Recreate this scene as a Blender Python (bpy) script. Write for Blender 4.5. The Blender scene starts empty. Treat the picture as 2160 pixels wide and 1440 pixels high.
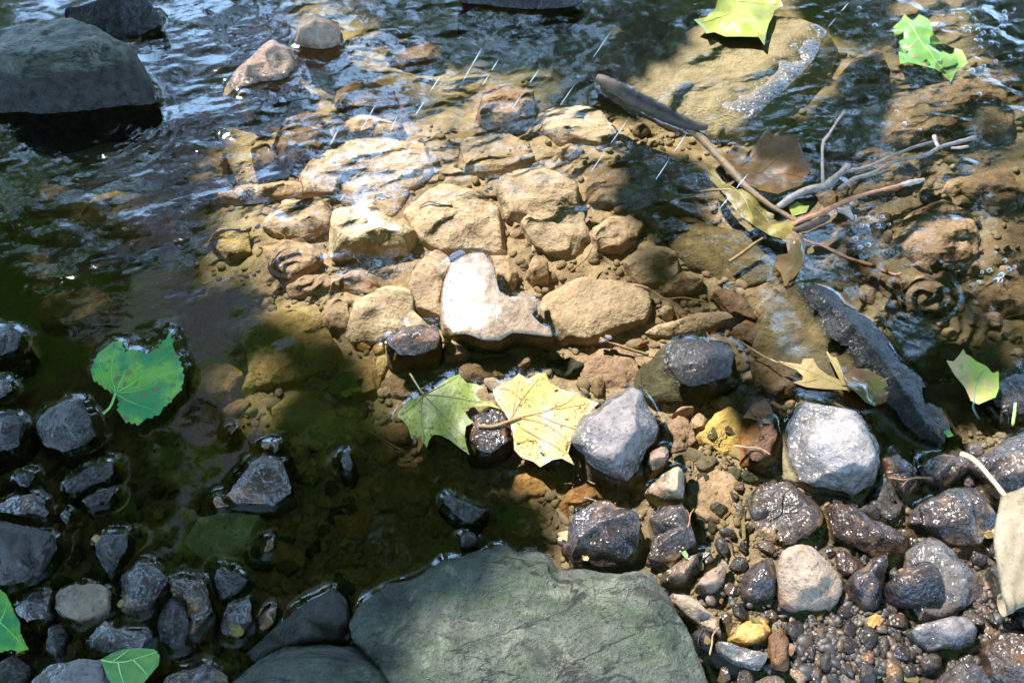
import bpy, bmesh, math, random
import numpy as np
from mathutils import Vector, Matrix
from mathutils.bvhtree import BVHTree
from mathutils.geometry import delaunay_2d_cdt

random.seed(7)
S = bpy.context.scene
COL = S.collection
R = math.radians

# ------------------------------------------------------------------ camera
CAM_H = 0.90
PITCH = 55.0                       # degrees below the horizon
cd = bpy.data.cameras.new('camera')
cd.lens = 35.0
cd.sensor_width = 36.0
cd.clip_start = 0.01
cd.clip_end = 500.0
cam = bpy.data.objects.new('camera', cd)
COL.objects.link(cam)
cam.location = (0.0, -CAM_H / math.tan(R(PITCH)), CAM_H)
cam.rotation_euler = (R(90.0 - PITCH), 0.0, 0.0)
S.camera = cam

# ------------------------------------------------------------------ light
SUN_EL, SUN_AZ = 51.0, -37.0       # azimuth clockwise from +Y
SUN_DIR = Vector((math.sin(R(SUN_AZ)) * math.cos(R(SUN_EL)), math.cos(R(SUN_AZ)) * math.cos(R(SUN_EL)), math.sin(R(SUN_EL))))
sd = bpy.data.lights.new('sun', 'SUN')
sd.energy = 5.0
sd.angle = R(0.53)
sd.color = (1.0, 0.96, 0.93)
sun = bpy.data.objects.new('sun', sd)
COL.objects.link(sun)
sun.rotation_euler = SUN_DIR.to_track_quat('Z', 'Y').to_euler()
sun.location = SUN_DIR * 20

W = bpy.data.worlds.new('World')
S.world = W
W.use_nodes = True
wn = W.node_tree.nodes
wl = W.node_tree.links
sky = wn.new('ShaderNodeTexSky')
sky.sky_type = 'NISHITA'
sky.sun_disc = False
sky.sun_elevation = R(SUN_EL)
sky.sun_rotation = R(SUN_AZ)
sky.air_density = 1.0
sky.dust_density = 0.3
bg = wn['Background']
bg.inputs['Strength'].default_value = 0.05
wl.new(sky.outputs['Color'], bg.inputs['Color'])
# bright bluish clouds added to light the water's reflections, thicker towards the horizon
tc = wn.new('ShaderNodeTexCoord')
cn = wn.new('ShaderNodeTexNoise')
cn.inputs['Scale'].default_value = 4.5
cn.inputs['Detail'].default_value = 6.0
cn.inputs['Roughness'].default_value = 0.6
wl.new(tc.outputs['Generated'], cn.inputs['Vector'])
sp_ = wn.new('ShaderNodeSeparateXYZ')
wl.new(tc.outputs['Generated'], sp_.inputs[0])
def wmap(v, a, b_, lo, hi):
    n_ = wn.new('ShaderNodeMapRange')
    n_.interpolation_type = 'SMOOTHSTEP'
    n_.inputs['From Min'].default_value, n_.inputs['From Max'].default_value = a, b_
    n_.inputs['To Min'].default_value, n_.inputs['To Max'].default_value = lo, hi
    wl.new(v, n_.inputs['Value'])
    return n_.outputs[0]
mm = wn.new('ShaderNodeMath'); mm.operation = 'MULTIPLY'
wl.new(wmap(cn.outputs[0], 0.41, 0.58, 0.0, 1.0), mm.inputs[0])
wl.new(wmap(sp_.outputs[2], 0.69, 0.80, 1.0, 0.05), mm.inputs[1])
bg2 = wn.new('ShaderNodeBackground')
bg2.inputs['Color'].default_value = (0.38, 0.63, 1.0, 1)
bg2.inputs['Strength'].default_value = 5.4
wmx = wn.new('ShaderNodeMixShader')
wl.new(mm.outputs[0], wmx.inputs[0]); wl.new(bg.outputs[0], wmx.inputs[1]); wl.new(bg2.outputs[0], wmx.inputs[2])
wl.new(wmx.outputs[0], wn['World Output'].inputs['Surface'])

S.view_settings.view_transform = 'Standard'
S.view_settings.look = 'None'
S.view_settings.exposure = 1.68
S.view_settings.gamma = 1.0
S.view_settings.use_curve_mapping = False
S.render.engine = 'CYCLES'
S.cycles.max_bounces = 8
S.cycles.transparent_max_bounces = 12
S.cycles.sample_clamp_indirect = 4.0
S.cycles.caustics_reflective = False
S.cycles.caustics_refractive = False
S.cycles.use_denoising = True

# ------------------------------------------------------------------ picture <-> place
CL = np.array(cam.location)
_p = R(PITCH)
FWD = np.array((0.0, math.cos(_p), -math.sin(_p)))
UPV = np.array((0.0, math.sin(_p), math.cos(_p)))
RGT = np.array((1.0, 0.0, 0.0))
HT = 18.0 / 35.0                   # tan of half the horizontal field of view

def at(x, y, z=0.0):
    """The point of the place at height z (metres) seen at photo pixel (x, y) of 2160 x 1440."""
    d = FWD + RGT * ((x - 1080.0) / 1080.0 * HT) - UPV * ((y - 720.0) / 1080.0 * HT)
    t = (z - CL[2]) / d[2]
    return CL + d * t

def to_px(x, y, z):
    v = np.stack([x - CL[0], y - CL[1], z - CL[2]], -1)
    f = v @ FWD
    return 1080 + (v @ RGT) / f / HT * 1080, 720 - (v @ UPV) / f / HT * 1080

def P(s):
    return [tuple(float(q) for q in t.split(',')) for t in s.split()]

# ------------------------------------------------------------------ noise
def _h(ix, iy, iz, s):
    n = (ix * 374761393 + iy * 668265263 + iz * 2147483647 + s * 1274126177) & 0xFFFFFFFF
    n = ((n ^ (n >> 13)) * 1274126177) & 0xFFFFFFFF
    n = ((n ^ (n >> 16)) * 2246822519) & 0xFFFFFFFF
    return ((n ^ (n >> 15)) & 0xFFFF) / 32767.5 - 1.0

def noise3(p, s=0):
    i = np.floor(p).astype(np.int64)
    f = p - i
    u = f * f * f * (f * (f * 6 - 15) + 10)
    out = 0
    for dx in (0, 1):
        wx = u[:, 0] if dx else 1 - u[:, 0]
        for dy in (0, 1):
            wy = u[:, 1] if dy else 1 - u[:, 1]
            for dz in (0, 1):
                wz = u[:, 2] if dz else 1 - u[:, 2]
                out = out + wx * wy * wz * _h(i[:, 0] + dx, i[:, 1] + dy, i[:, 2] + dz, s)
    return out

def fbm(p, s=0, o=3, g=0.5):
    a, r, t = 1.0, 0, 0
    for k in range(o):
        r = r + a * noise3(p * (2.03 ** k) + 17.3 * k, s + k)
        t += a
        a *= g
    return r / t

def idw(pts, X, Y, power=3.0):
    num = 0.0
    den = 0.0
    for (px, py, v) in pts:
        q = at(px, py, 0.0)
        w = ((X - q[0]) ** 2 + (Y - q[1]) ** 2 + 0.002) ** (-power / 2)
        num = num + w * v
        den = den + w
    return num / den

def inside(poly, X, Y):
    r = np.zeros(np.shape(X), bool)
    n = len(poly)
    for k in range(n):
        x1, y1 = poly[k]
        x2, y2 = poly[(k + 1) % n]
        if y1 == y2:
            continue
        c = ((y1 > Y) != (y2 > Y)) & (X < (x2 - x1) * (Y - y1) / (y2 - y1) + x1)
        r ^= c
    return r

# ------------------------------------------------------------------ materials
class NT:
    def __init__(self, name):
        self.m = bpy.data.materials.new(name)
        self.m.use_nodes = True
        self.t = self.m.node_tree
        self.n = self.t.nodes
        self.n.clear()
        self.out = self.n.new('ShaderNodeOutputMaterial')
        g = self.n.new('ShaderNodeNewGeometry')
        self.pos = g.outputs['Position']
        self.geo = g
        self._z = None

    def link(self, a, b):
        self.t.links.new(a, b)

    def set(self, sock, v):
        if isinstance(v, bpy.types.NodeSocket):
            self.link(v, sock)
        else:
            if hasattr(sock, 'default_value'):
                if sock.type == 'RGBA' and len(v) == 3:
                    v = (*v, 1.0)
                sock.default_value = v

    def node(self, typ, out=0, props=None, **kw):
        nd = self.n.new(typ)
        for k, v in (props or {}).items():
            setattr(nd, k, v)
        for k, v in kw.items():
            self.set(nd.inputs[k.replace('_', ' ')], v)
        return nd.outputs[out]

    def noise(self, scale, detail=4.0, rough=0.55, vec=None, dist=0.0):
        return self.node('ShaderNodeTexNoise', 0, Vector=vec or self.pos, Scale=scale, Detail=detail, Roughness=rough, Distortion=dist)

    def voro(self, scale, feature='F1', vec=None):
        return self.node('ShaderNodeTexVoronoi', 0, {'feature': feature}, Vector=vec or self.pos, Scale=scale)

    def math(self, op, a, b=0.0, clamp=False):
        nd = self.n.new('ShaderNodeMath')
        nd.operation = op
        nd.use_clamp = clamp
        self.set(nd.inputs[0], a)
        self.set(nd.inputs[1], b)
        return nd.outputs[0]

    def ramp(self, v, a, b, lo=0.0, hi=1.0):
        nd = self.n.new('ShaderNodeMapRange')
        nd.interpolation_type = 'SMOOTHSTEP'
        self.set(nd.inputs['Value'], v)
        nd.inputs['From Min'].default_value = a
        nd.inputs['From Max'].default_value = b
        nd.inputs['To Min'].default_value = lo
        nd.inputs['To Max'].default_value = hi
        return nd.outputs[0]

    def mix(self, f, a, b, blend='MIX'):
        nd = self.n.new('ShaderNodeMix')
        nd.data_type = 'RGBA'
        nd.blend_type = blend
        self.set(nd.inputs[0], f)
        self.set(nd.inputs[6], a)
        self.set(nd.inputs[7], b)
        return nd.outputs[2]

    def mixf(self, f, a, b):
        nd = self.n.new('ShaderNodeMix')
        nd.data_type = 'FLOAT'
        self.set(nd.inputs[0], f)
        self.set(nd.inputs[2], a)
        self.set(nd.inputs[3], b)
        return nd.outputs[0]

    def bump(self, h, strength, dist, normal=None):
        nd = self.n.new('ShaderNodeBump')
        self.set(nd.inputs['Strength'], strength)
        nd.inputs['Distance'].default_value = dist
        self.set(nd.inputs['Height'], h)
        if normal is not None:
            self.link(normal, nd.inputs['Normal'])
        return nd.outputs[0]

    def posz(self):
        if self._z is None:
            s = self.n.new('ShaderNodeSeparateXYZ')
            self.link(self.pos, s.inputs[0])
            self._z = s.outputs[2]
        return self._z

    def rand(self):
        return self.node('ShaderNodeObjectInfo', 5)

    def principled(self, **kw):
        nd = self.n.new('ShaderNodeBsdfPrincipled')
        for k, v in kw.items():
            self.set(nd.inputs[k.replace('_', ' ')], v)
        return nd

    def done(self, sh):
        self.link(sh, self.out.inputs['Surface'])
        return self.m

def rockmat(name, silt, wet, dry, wetline=0.010, wetrough=0.22, siltmix=1.0, accent=None, moss=None, fine=1.0, gloss=0.5, coat=0.0, film=1.0, rugged=1.0):
    """Stone that is silt-coated under water, wet and dark above it, dry and pale above its wet line."""
    b = NT(name)
    z = b.posz()
    rnd = b.rand()
    big = b.noise(22, 4, 0.6)
    mid = b.noise(90, 5, 0.65)
    fin = b.noise(420, 3, 0.7)
    pit = b.noise(260, 2, 0.5)
    # silt
    sc = b.mix(b.ramp(mid, 0.3, 0.7), tuple(c * 0.62 for c in silt), tuple(c * 1.22 for c in silt))
    sc = b.mix(b.ramp(big, 0.42, 0.72), sc, tuple(c * k for c, k in zip(silt, (0.78, 0.80, 0.84))))
    sc = b.mix(b.math('MULTIPLY', b.ramp(pit, 0.60, 0.70), 0.75), sc, tuple(c * 0.28 for c in silt))
    sc = b.mix(b.math('MULTIPLY', b.ramp(b.noise(38, 5, 0.7), 0.50, 0.64), 0.55), sc, tuple(c * k for c, k in zip(silt, (0.52, 0.50, 0.48))))
    sc = b.mix(b.math('MULTIPLY', b.ramp(rnd, 0.55, 1.0), 0.45), sc, (silt[0] * 0.80, silt[1] * 0.92, silt[2] * 1.12))
    # wet stone
    wc = b.mix(b.ramp(mid, 0.3, 0.7), tuple(c * 0.55 for c in wet), tuple(c * 1.45 for c in wet))
    if accent:
        wc = b.mix(b.math('MULTIPLY', b.ramp(b.noise(30, 3, 0.6), 0.50, 0.66), 0.8), wc, accent)
    wc = b.mix(b.math('MULTIPLY', b.ramp(fin, 0.62, 0.72), 0.5), wc, tuple(min(1.0, c * 2.2 + 0.008) for c in wet))
    dc = b.mix(b.ramp(mid, 0.28, 0.72), tuple(c * 0.70 for c in dry), tuple(c * 1.15 for c in dry))
    dc = b.mix(b.math('MULTIPLY', b.ramp(pit, 0.60, 0.68), 0.7), dc, tuple(c * 0.35 for c in dry))
    if moss:
        st = b.n.new('ShaderNodeMapping'); st.inputs['Rotation'].default_value = (0, 0, -0.35); st.inputs['Scale'].default_value = (0.4, 1.3, 1.0)
        b.link(b.pos, st.inputs[0])
        dc = b.mix(b.math('MULTIPLY', b.ramp(b.noise(24, 6, 0.7, st.outputs[0], 0.5), 0.47, 0.60), 0.8), dc, moss)
        dc = b.mix(b.math('MULTIPLY', b.ramp(b.noise(13, 6, 0.7, st.outputs[0], 0.8), 0.52, 0.60), 0.8), dc, (dry[0] * 0.35, dry[1] * 0.30, dry[2] * 0.30))
        dc = b.mix(b.math('MULTIPLY', b.ramp(b.noise(19, 6, 0.75, None, 0.6), 0.55, 0.63), 0.75), dc, (dry[0] * 1.9, dry[1] * 1.8, dry[2] * 1.7))
        crack = b.math('ABSOLUTE', b.math('SUBTRACT', b.noise(7, 5, 0.6, st.outputs[0], 0.9), 0.5))
        dc = b.mix(b.math('MULTIPLY', b.ramp(crack, 0.012, 0.003), 0.8), dc, tuple(c * 0.12 for c in dry))
        dc = b.mix(b.math('MULTIPLY', b.ramp(b.noise(640, 2, 0.5), 0.69, 0.75), 0.8), dc, tuple(min(0.9, c * 3.2) for c in dry))
        dc = b.mix(b.math('MULTIPLY', b.ramp(b.noise(170, 4, 0.7), 0.58, 0.64), 0.6), dc, tuple(c * 0.22 for c in dry))
    zz = b.math('ADD', z, b.math('MULTIPLY', b.math('SUBTRACT', big, 0.5), 0.030))
    zz2 = b.math('ADD', z, b.math('MULTIPLY', b.math('SUBTRACT', mid, 0.5), 0.004))
    f_wet = b.math('MULTIPLY', b.ramp(zz2, -0.0035, 0.0015), 1.0)
    f_dry = b.ramp(zz, wetline, wetline + 0.006)
    col = b.mix(f_wet, b.mix(siltmix, wc, sc), wc)
    col = b.mix(f_dry, col, dc)
    val = b.math('ADD', b.math('MULTIPLY', rnd, 0.45), 0.78)
    hsv = b.n.new('ShaderNodeHueSaturation')
    b.link(col, hsv.inputs['Color'])
    b.link(val, hsv.inputs['Value'])
    b.set(hsv.inputs['Hue'], b.math('ADD', b.math('MULTIPLY', rnd, 0.02), 0.49))
    r_wet = b.mixf(b.ramp(mid, 0.35, 0.65), wetrough * 0.6, wetrough * 1.6)
    rough = b.mixf(f_wet, 0.85, r_wet)
    rough = b.mixf(f_dry, rough, 0.55 if moss else 0.75)
    h = b.math('ADD', b.math('MULTIPLY', fin, 0.5), b.math('ADD', b.math('MULTIPLY', mid, 1.6), b.math('MULTIPLY', pit, 0.8)))
    nrm = b.bump(h, 0.9 * fine, 0.0022)
    if rugged > 1:
        nrm = b.bump(b.noise(45, 6, 0.72, None, 0.4), 1.0, 0.006 * (rugged - 1), nrm)
    p = b.principled(Base_Color=hsv.outputs[0], Roughness=rough, Normal=nrm)
    b.set(p.inputs['Specular IOR Level'], b.mixf(f_dry, gloss * 0.24, 0.22))
    if coat:
        p.inputs['Coat Weight'].default_value = 0.0
        b.set(p.inputs['Coat Weight'], b.math('MULTIPLY', b.math('SUBTRACT', f_wet, f_dry, True), coat))
        p.inputs['Coat Roughness'].default_value = 0.23 if film > 0.5 else 0.24
        b.link(b.bump(b.math('ADD', b.noise(62, 2.5, 0.55, None, 0.6), b.math('MULTIPLY', b.noise(210, 1.5, 0.5), 0.22)), 1.0, 0.0105 * film), p.inputs['Coat Normal'])
    return b.done(p.outputs[0])

SILT = (0.40, 0.265, 0.172)
M = {}
M['silt'] = rockmat('silt_coated_stone', SILT, (0.10, 0.075, 0.05), (0.45, 0.36, 0.24), wetrough=0.25)
M['siltpale'] = rockmat('pale_silt_stone', (0.53, 0.385, 0.265), (0.30, 0.23, 0.14), (0.6, 0.5, 0.36), wetrough=0.25)
M['siltdull'] = rockmat('brown_silt_stone', (0.185, 0.118, 0.068), (0.085, 0.06, 0.04), (0.3, 0.25, 0.17))
M['algae'] = rockmat('algae_coated_stone', (0.38, 0.25, 0.10), (0.04, 0.036, 0.03), (0.2, 0.19, 0.15), wetline=0.05)  # algae colour lightened to make up for the dim pool light
M['brown'] = rockmat('rusty_brown_stone', (0.36, 0.185, 0.065), (0.10, 0.055, 0.028), (0.3, 0.2, 0.12), wetline=0.03, accent=(0.22, 0.10, 0.03))
M['amber'] = rockmat('amber_stone', (0.46, 0.27, 0.085), (0.28, 0.15, 0.05), (0.45, 0.3, 0.15), wetline=0.03)
M['wetdark'] = rockmat('wet_dark_stone', (0.08, 0.068, 0.04), (0.024, 0.019, 0.016), (0.045, 0.039, 0.034), wetline=0.022, wetrough=0.24, coat=0.26)
M['wetblack'] = rockmat('wet_black_stone', (0.055, 0.05, 0.035), (0.030, 0.028, 0.028), (0.06, 0.06, 0.06), wetline=0.06, wetrough=0.2, coat=0.17)
M['wetbrown'] = rockmat('wet_brown_stone', (0.20, 0.135, 0.07), (0.042, 0.025, 0.015), (0.15, 0.11, 0.08), wetline=0.035, wetrough=0.24, accent=(0.20, 0.095, 0.035), coat=0.75)
M['wetgrey'] = rockmat('wet_grey_stone', (0.20, 0.155, 0.10), (0.034, 0.024, 0.020), (0.13, 0.105, 0.09), wetline=0.034, wetrough=0.25, accent=(0.17, 0.10, 0.055), coat=0.75)
M['drygrey'] = rockmat('pale_grey_stone', (0.26, 0.20, 0.12), (0.085, 0.072, 0.064), (0.195, 0.172, 0.165), wetline=0.021, wetrough=0.25, coat=0.99)
M['drytan'] = rockmat('pale_tan_stone', (0.36, 0.26, 0.14), (0.13, 0.085, 0.055), (0.24, 0.175, 0.125), wetline=0.006, wetrough=0.25, coat=0.73)
M['white'] = rockmat('bleached_stone', (0.46, 0.34, 0.21), (0.19, 0.135, 0.085), (0.24, 0.18, 0.12), wetline=0.020, wetrough=0.28, coat=0.8, film=0.05)
M['bleached'] = rockmat('bleached_silt_stone', (0.55, 0.43, 0.29), (0.45, 0.36, 0.25), (0.5, 0.4, 0.3), wetline=0.02, coat=0.3)
M['boulder'] = rockmat('mossy_grey_boulder', (0.06, 0.055, 0.04), (0.035, 0.032, 0.027), (0.075, 0.078, 0.058), wetline=0.052, wetrough=0.4, rugged=3.0, moss=(0.055, 0.068, 0.042))
M['bigrock'] = rockmat('lichen_grey_rock', (0.09, 0.085, 0.06), (0.045, 0.045, 0.038), (0.078, 0.085, 0.062), wetline=0.010, wetrough=0.4, rugged=3.0, moss=(0.045, 0.062, 0.032), fine=1.0)
M['palesub'] = rockmat('pale_greenish_stone', (0.62, 0.62, 0.40), (0.2, 0.2, 0.13), (0.4, 0.4, 0.3))
M['slab'] = rockmat('sandy_slab', (0.31, 0.22, 0.13), (0.020, 0.017, 0.013), (0.3, 0.25, 0.2), wetline=0.05, wetrough=0.25, coat=0.7)
M['wedge'] = rockmat('olive_wedge_rock', (0.13, 0.095, 0.048), (0.008, 0.0075, 0.006), (0.2, 0.18, 0.14), wetline=0.08, wetrough=0.25, coat=0.14)

# ------------------------------------------------------------------ object helpers
def tag(o, label=None, cat=None, group=None, kind=None):
    if label: o['label'] = label
    if cat: o['category'] = cat
    if group: o['group'] = group
    if kind: o['kind'] = kind
    return o

def mesh_obj(name, bm_or_me, mats, parent=None, smooth=True, origin=None):
    if isinstance(bm_or_me, bmesh.types.BMesh):
        me = bpy.data.meshes.new(name)
        bm_or_me.to_mesh(me)
        bm_or_me.free()
    else:
        me = bm_or_me
        me.name = name
    for m in (mats if isinstance(mats, (list, tuple)) else [mats]):
        me.materials.append(m)
    if smooth:
        me.polygons.foreach_set('use_smooth', np.ones(len(me.polygons), bool))
    o = bpy.data.objects.new(name, me)
    COL.objects.link(o)
    if parent is not None:
        o.parent = parent
    elif origin is not None:
        v = Vector(origin)
        me.transform(Matrix.Translation(-v))
        o.location = v
    return o

def np_mesh(name, V, F, tri_or_quad=4):
    me = bpy.data.meshes.new(name)
    V = np.asarray(V, np.float32)
    F = np.asarray(F, np.int32)
    k = F.shape[1]
    me.vertices.add(len(V))
    me.vertices.foreach_set('co', V.ravel())
    me.loops.add(F.size)
    me.loops.foreach_set('vertex_index', F.ravel())
    me.polygons.add(len(F))
    me.polygons.foreach_set('loop_start', np.arange(len(F), dtype=np.int32) * k)
    me.polygons.foreach_set('loop_total', np.full(len(F), k, np.int32))
    me.update(calc_edges=True)
    me.validate()
    return me

BED_PTS = [(100, 100, -80), (300, 450, -75), (60, 600, -60), (300, 760, -48), (40, 950, -28), (150, 1250, -16), (420, 1250, -20), (480, 1000, -30), (640, 900, -36), (900, 1040, -36),
           (760, 1150, -32), (640, 300, -50), (560, 480, -40), (760, 420, -42), (900, 430, -36), (1000, 620, -28), (780, 640, -26), (1200, 720, -26), (1180, 470, -36), (1330, 520, -34), (1100, 900, -28), (1300, 1060, -20), (1500, 950, -14), (1540, 1130, -10), (1450, 1280, -3),
           (1600, 1340, 1), (1700, 1330, -2), (1850, 1400, 4), (2050, 1100, 0), (1900, 1080, -4), (2120, 930, -8), (1960, 850, -24), (1800, 700, -34), (1960, 480, -26), (2080, 640, -24), (1900, 350, -28), (1550, 450, -44), (1300, 150, -50), (2000, 100, -45), (1050, 250, -46), (850, 200, -46),
           (1750, 1200, -4), (2100, 1330, 5), (1650, 770, -40), (1600, 700, -38), (1430, 650, -26), (1000, 60, -60), (50, 1420, -6), (300, 1420, -9), (600, 1300, -16), (1000, 1350, -20), (2150, 700, -28), (1420, 780, -26)]

def bed_z(X, Y):
    z = idw(BED_PTS, X, Y) * 0.001
    p = np.stack([np.ravel(X), np.ravel(Y), np.zeros(np.size(X))], -1)
    n = fbm(p * 18, 5, 4) * 0.010 + fbm(p * 70, 9, 3) * 0.0026 + fbm(p * 230, 12, 2) * 0.0008
    return z + n.reshape(np.shape(X))

ROCKS = []

def densify(bm, target, its=6):
    for _ in range(its):
        lg = [e for e in bm.edges if e.calc_length() > target]
        if not lg:
            break
        bmesh.ops.subdivide_edges(bm, edges=lg, cuts=1)
        big = [f for f in bm.faces if len(f.verts) > 3]
        if big:
            bmesh.ops.triangulate(bm, faces=big)

def roughen(bm, size, seed, amt):
    bm.normal_update()
    co = np.array([v.co for v in bm.verts])
    no = np.array([v.normal for v in bm.verts])
    s = min(size, 0.12)
    n = fbm(co / (0.30 * s), seed, 3) * 0.035 * s * amt + fbm(co / 0.013, seed + 5, 3) * 0.0014 * amt
    rid = np.abs(fbm(co / (0.22 * s), seed + 9, 2))
    n -= np.maximum(0, 0.10 - rid) * 0.10 * s * amt
    co = co + no * n[:, None]
    for v, c in zip(bm.verts, co):
        v.co = c

def rock(name, mat, zt, zb, label, out, ctrl='', cat='stone', group=None, near=None, amt=1.0, soft=1, far=None, chips=8):
    """A stone whose outline is given in photo pixels; zt / zb: top and underside in mm above the water; ctrl: corners of its facets (x,y,z mm)."""
    seed = len(ROCKS) * 7 + 3
    rng = random.Random(seed)
    o = P(out)
    ys = [q[1] for q in o]
    y0, y1 = min(ys), max(ys)
    if near is None:
        near = 0.0 if zt > 2 else zt - min(0.35 * (zt - zb), 12)
    pts3 = []
    if far is None:
        far = 0.22 if (near == 0.0 and zt <= 24) else 0.7
    for q in o:
        f = (y1 - q[1]) / max(1.0, y1 - y0)
        z = q[2] if len(q) > 2 else near + f ** 0.8 * far * (zt - near)
        pts3.append(at(q[0], q[1], z * 0.001))
    n = len(o)
    cx, cy = sum(q[0] for q in o) / n, sum(ys) / n
    if ctrl:
        for (x, y, z) in P(ctrl):
            pts3.append(at(x, y, z * 0.001))
    else:
        step = max(1, n // 5)
        tx, ty = rng.uniform(-.2, .2), rng.uniform(-.1, .25)
        for k in range(0, n, step):
            s = rng.uniform(0.42, 0.74)
            x, y = cx + (o[k][0] - cx) * s, cy + (o[k][1] - cy) * s
            h = 1.0 - rng.uniform(0, 0.18) - max(0.0, tx * (o[k][0] - cx) / 60 + ty * (o[k][1] - cy) / 60)
            pts3.append(at(x, y, (near + max(0.45, h) * (zt - near)) * 0.001))
    c2 = [Vector((q[0], q[1])) for q in pts3]
    vs, es, fs, ov, oe, of = delaunay_2d_cdt(c2, [(k, (k + 1) % n) for k in range(n)], [], 1, 1e-6)
    bm = bmesh.new()
    bv = []
    for k, v in enumerate(vs):
        if ov[k]:
            z = sum(pts3[q][2] for q in ov[k]) / len(ov[k])
        else:
            z = min(pts3, key=lambda q: (q[0] - v[0]) ** 2 + (q[1] - v[1]) ** 2)[2]
        bv.append(bm.verts.new((v[0], v[1], z)))
    for f in fs:
        try:
            bm.faces.new([bv[k] for k in f])
        except ValueError:
            pass
    for v in [v for v in bm.verts if not v.link_faces]:
        bm.verts.remove(v)
    bmesh.ops.recalc_face_normals(bm, faces=bm.faces[:])
    if sum(f.normal.z for f in bm.faces) < 0:
        bmesh.ops.reverse_faces(bm, faces=bm.faces[:])
    mid = Vector((0, 0, 0))
    for v in bm.verts:
        mid += v.co
    mid /= len(bm.verts)
    size = max((v.co - mid).length for v in bm.verts) * 2
    for frac, grow in ((0.5, 1.035), (1.0, 0.96)):
        be = [e for e in bm.edges if len(e.link_faces) == 1]
        r = bmesh.ops.extrude_edge_only(bm, edges=be)
        for v in [g for g in r['geom'] if isinstance(g, bmesh.types.BMVert)]:
            zl = v.co.z
            tgt = zb * 0.001
            v.co.z = min(zl - 0.003, zl + (tgt - zl) * frac)
            v.co.x = mid.x + (v.co.x - mid.x) * grow
            v.co.y = mid.y + (v.co.y - mid.y) * grow
    be = [e for e in bm.edges if len(e.link_faces) == 1]
    bmesh.ops.contextual_create(bm, geom=be)
    bmesh.ops.triangulate(bm, faces=[f for f in bm.faces if len(f.verts) > 3])
    bmesh.ops.recalc_face_normals(bm, faces=bm.faces[:])
    target = min(0.010, max(0.0032, size / 26))
    densify(bm, target)
    for _ in range(soft):
        bmesh.ops.smooth_vert(bm, verts=bm.verts[:], factor=0.5, use_axis_x=True, use_axis_y=True, use_axis_z=True)
    if chips:
        cc = Vector((mid.x, mid.y, (zt + max(zb, -25)) * 0.0005))
        for _ in range(chips):
            nn = Vector((rng.gauss(0, 1), rng.gauss(0, 1), abs(rng.gauss(0.4, 0.5)))).normalized()
            ext = max((v.co - cc).dot(nn) for v in bm.verts)
            cut = ext * (1 - rng.uniform(0.06, 0.20))
            for v in bm.verts:
                d = (v.co - cc).dot(nn) - cut
                if d > 0:
                    v.co -= nn * d * 0.93
    roughen(bm, size, seed, amt)
    ob = mesh_obj(name, bm, M[mat], origin=(mid.x, mid.y, zb * 0.001))
    tag(ob, label, cat, group)
    ROCKS.append(ob)
    return ob

# ------------------------------------------------------------------ the stones one can tell apart
# shaded pool, far side
rock('boulder', 'boulder', 95, -95, 'largest grey-green mossy boulder rising from the dark pool', '-70,110 -30,70 0,62 40,50 95,38 160,36 190,45 230,70 275,95 300,130 310,165 320,190 290,203 200,213 130,228 75,246 30,232 -20,226 -80,225',
     '-30,112,86 25,112,92 95,112,93 160,102,88 212,84,74 255,112,66 285,150,45 215,165,45 120,180,50 20,175,55', cat='boulder', amt=1.5, chips=0)
rock('boulder', 'wetblack', 60, -95, 'black wet boulder behind the mossy grey boulder', '92,45 100,22 130,10 160,12 200,0 240,-25 310,-28 328,15 305,45 290,65 262,84 230,72 190,60', '150,28,40 240,12,56 290,5,50 275,45,28', cat='boulder')
rock('stone', 'drytan', 34, -75, 'dark brown stone with a bleached sloping edge standing in the stream', '460,184 480,155 520,120 560,90 580,78 606,90 620,120 602,155 585,162 545,166 500,190 478,194', '478,170,16 520,136,26 556,108,33 578,92,34 600,105,30 560,130,16 520,160,9 595,135,14')
rock('stone', 'drytan', 36, -75, 'tan topped stone beside the edge-lit dark stone', '610,78 622,50 640,36 665,26 692,36 726,44 720,80 702,97 680,106 655,99 625,92', '632,62,30 665,42,36 700,55,34 690,66,30 650,72,24 680,86,12')
rock('pebble', 'palesub', 4, -70, 'small pale pebble below the edge-lit stone', '498,195 505,187 518,188 521,198 511,206 500,204', cat='pebble')
rock('stone', 'brown', -6, -70, 'flat rusty stone just under water near the far pool', '468,47 520,28 600,26 585,45 540,55 495,58')
rock('boulder', 'wetblack', 40, -70, 'black stone cut off by the far end of the stream view', '960,-14 1050,-50 1200,-50 1236,0 1155,14 1130,23 1060,12', cat='boulder')
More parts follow.
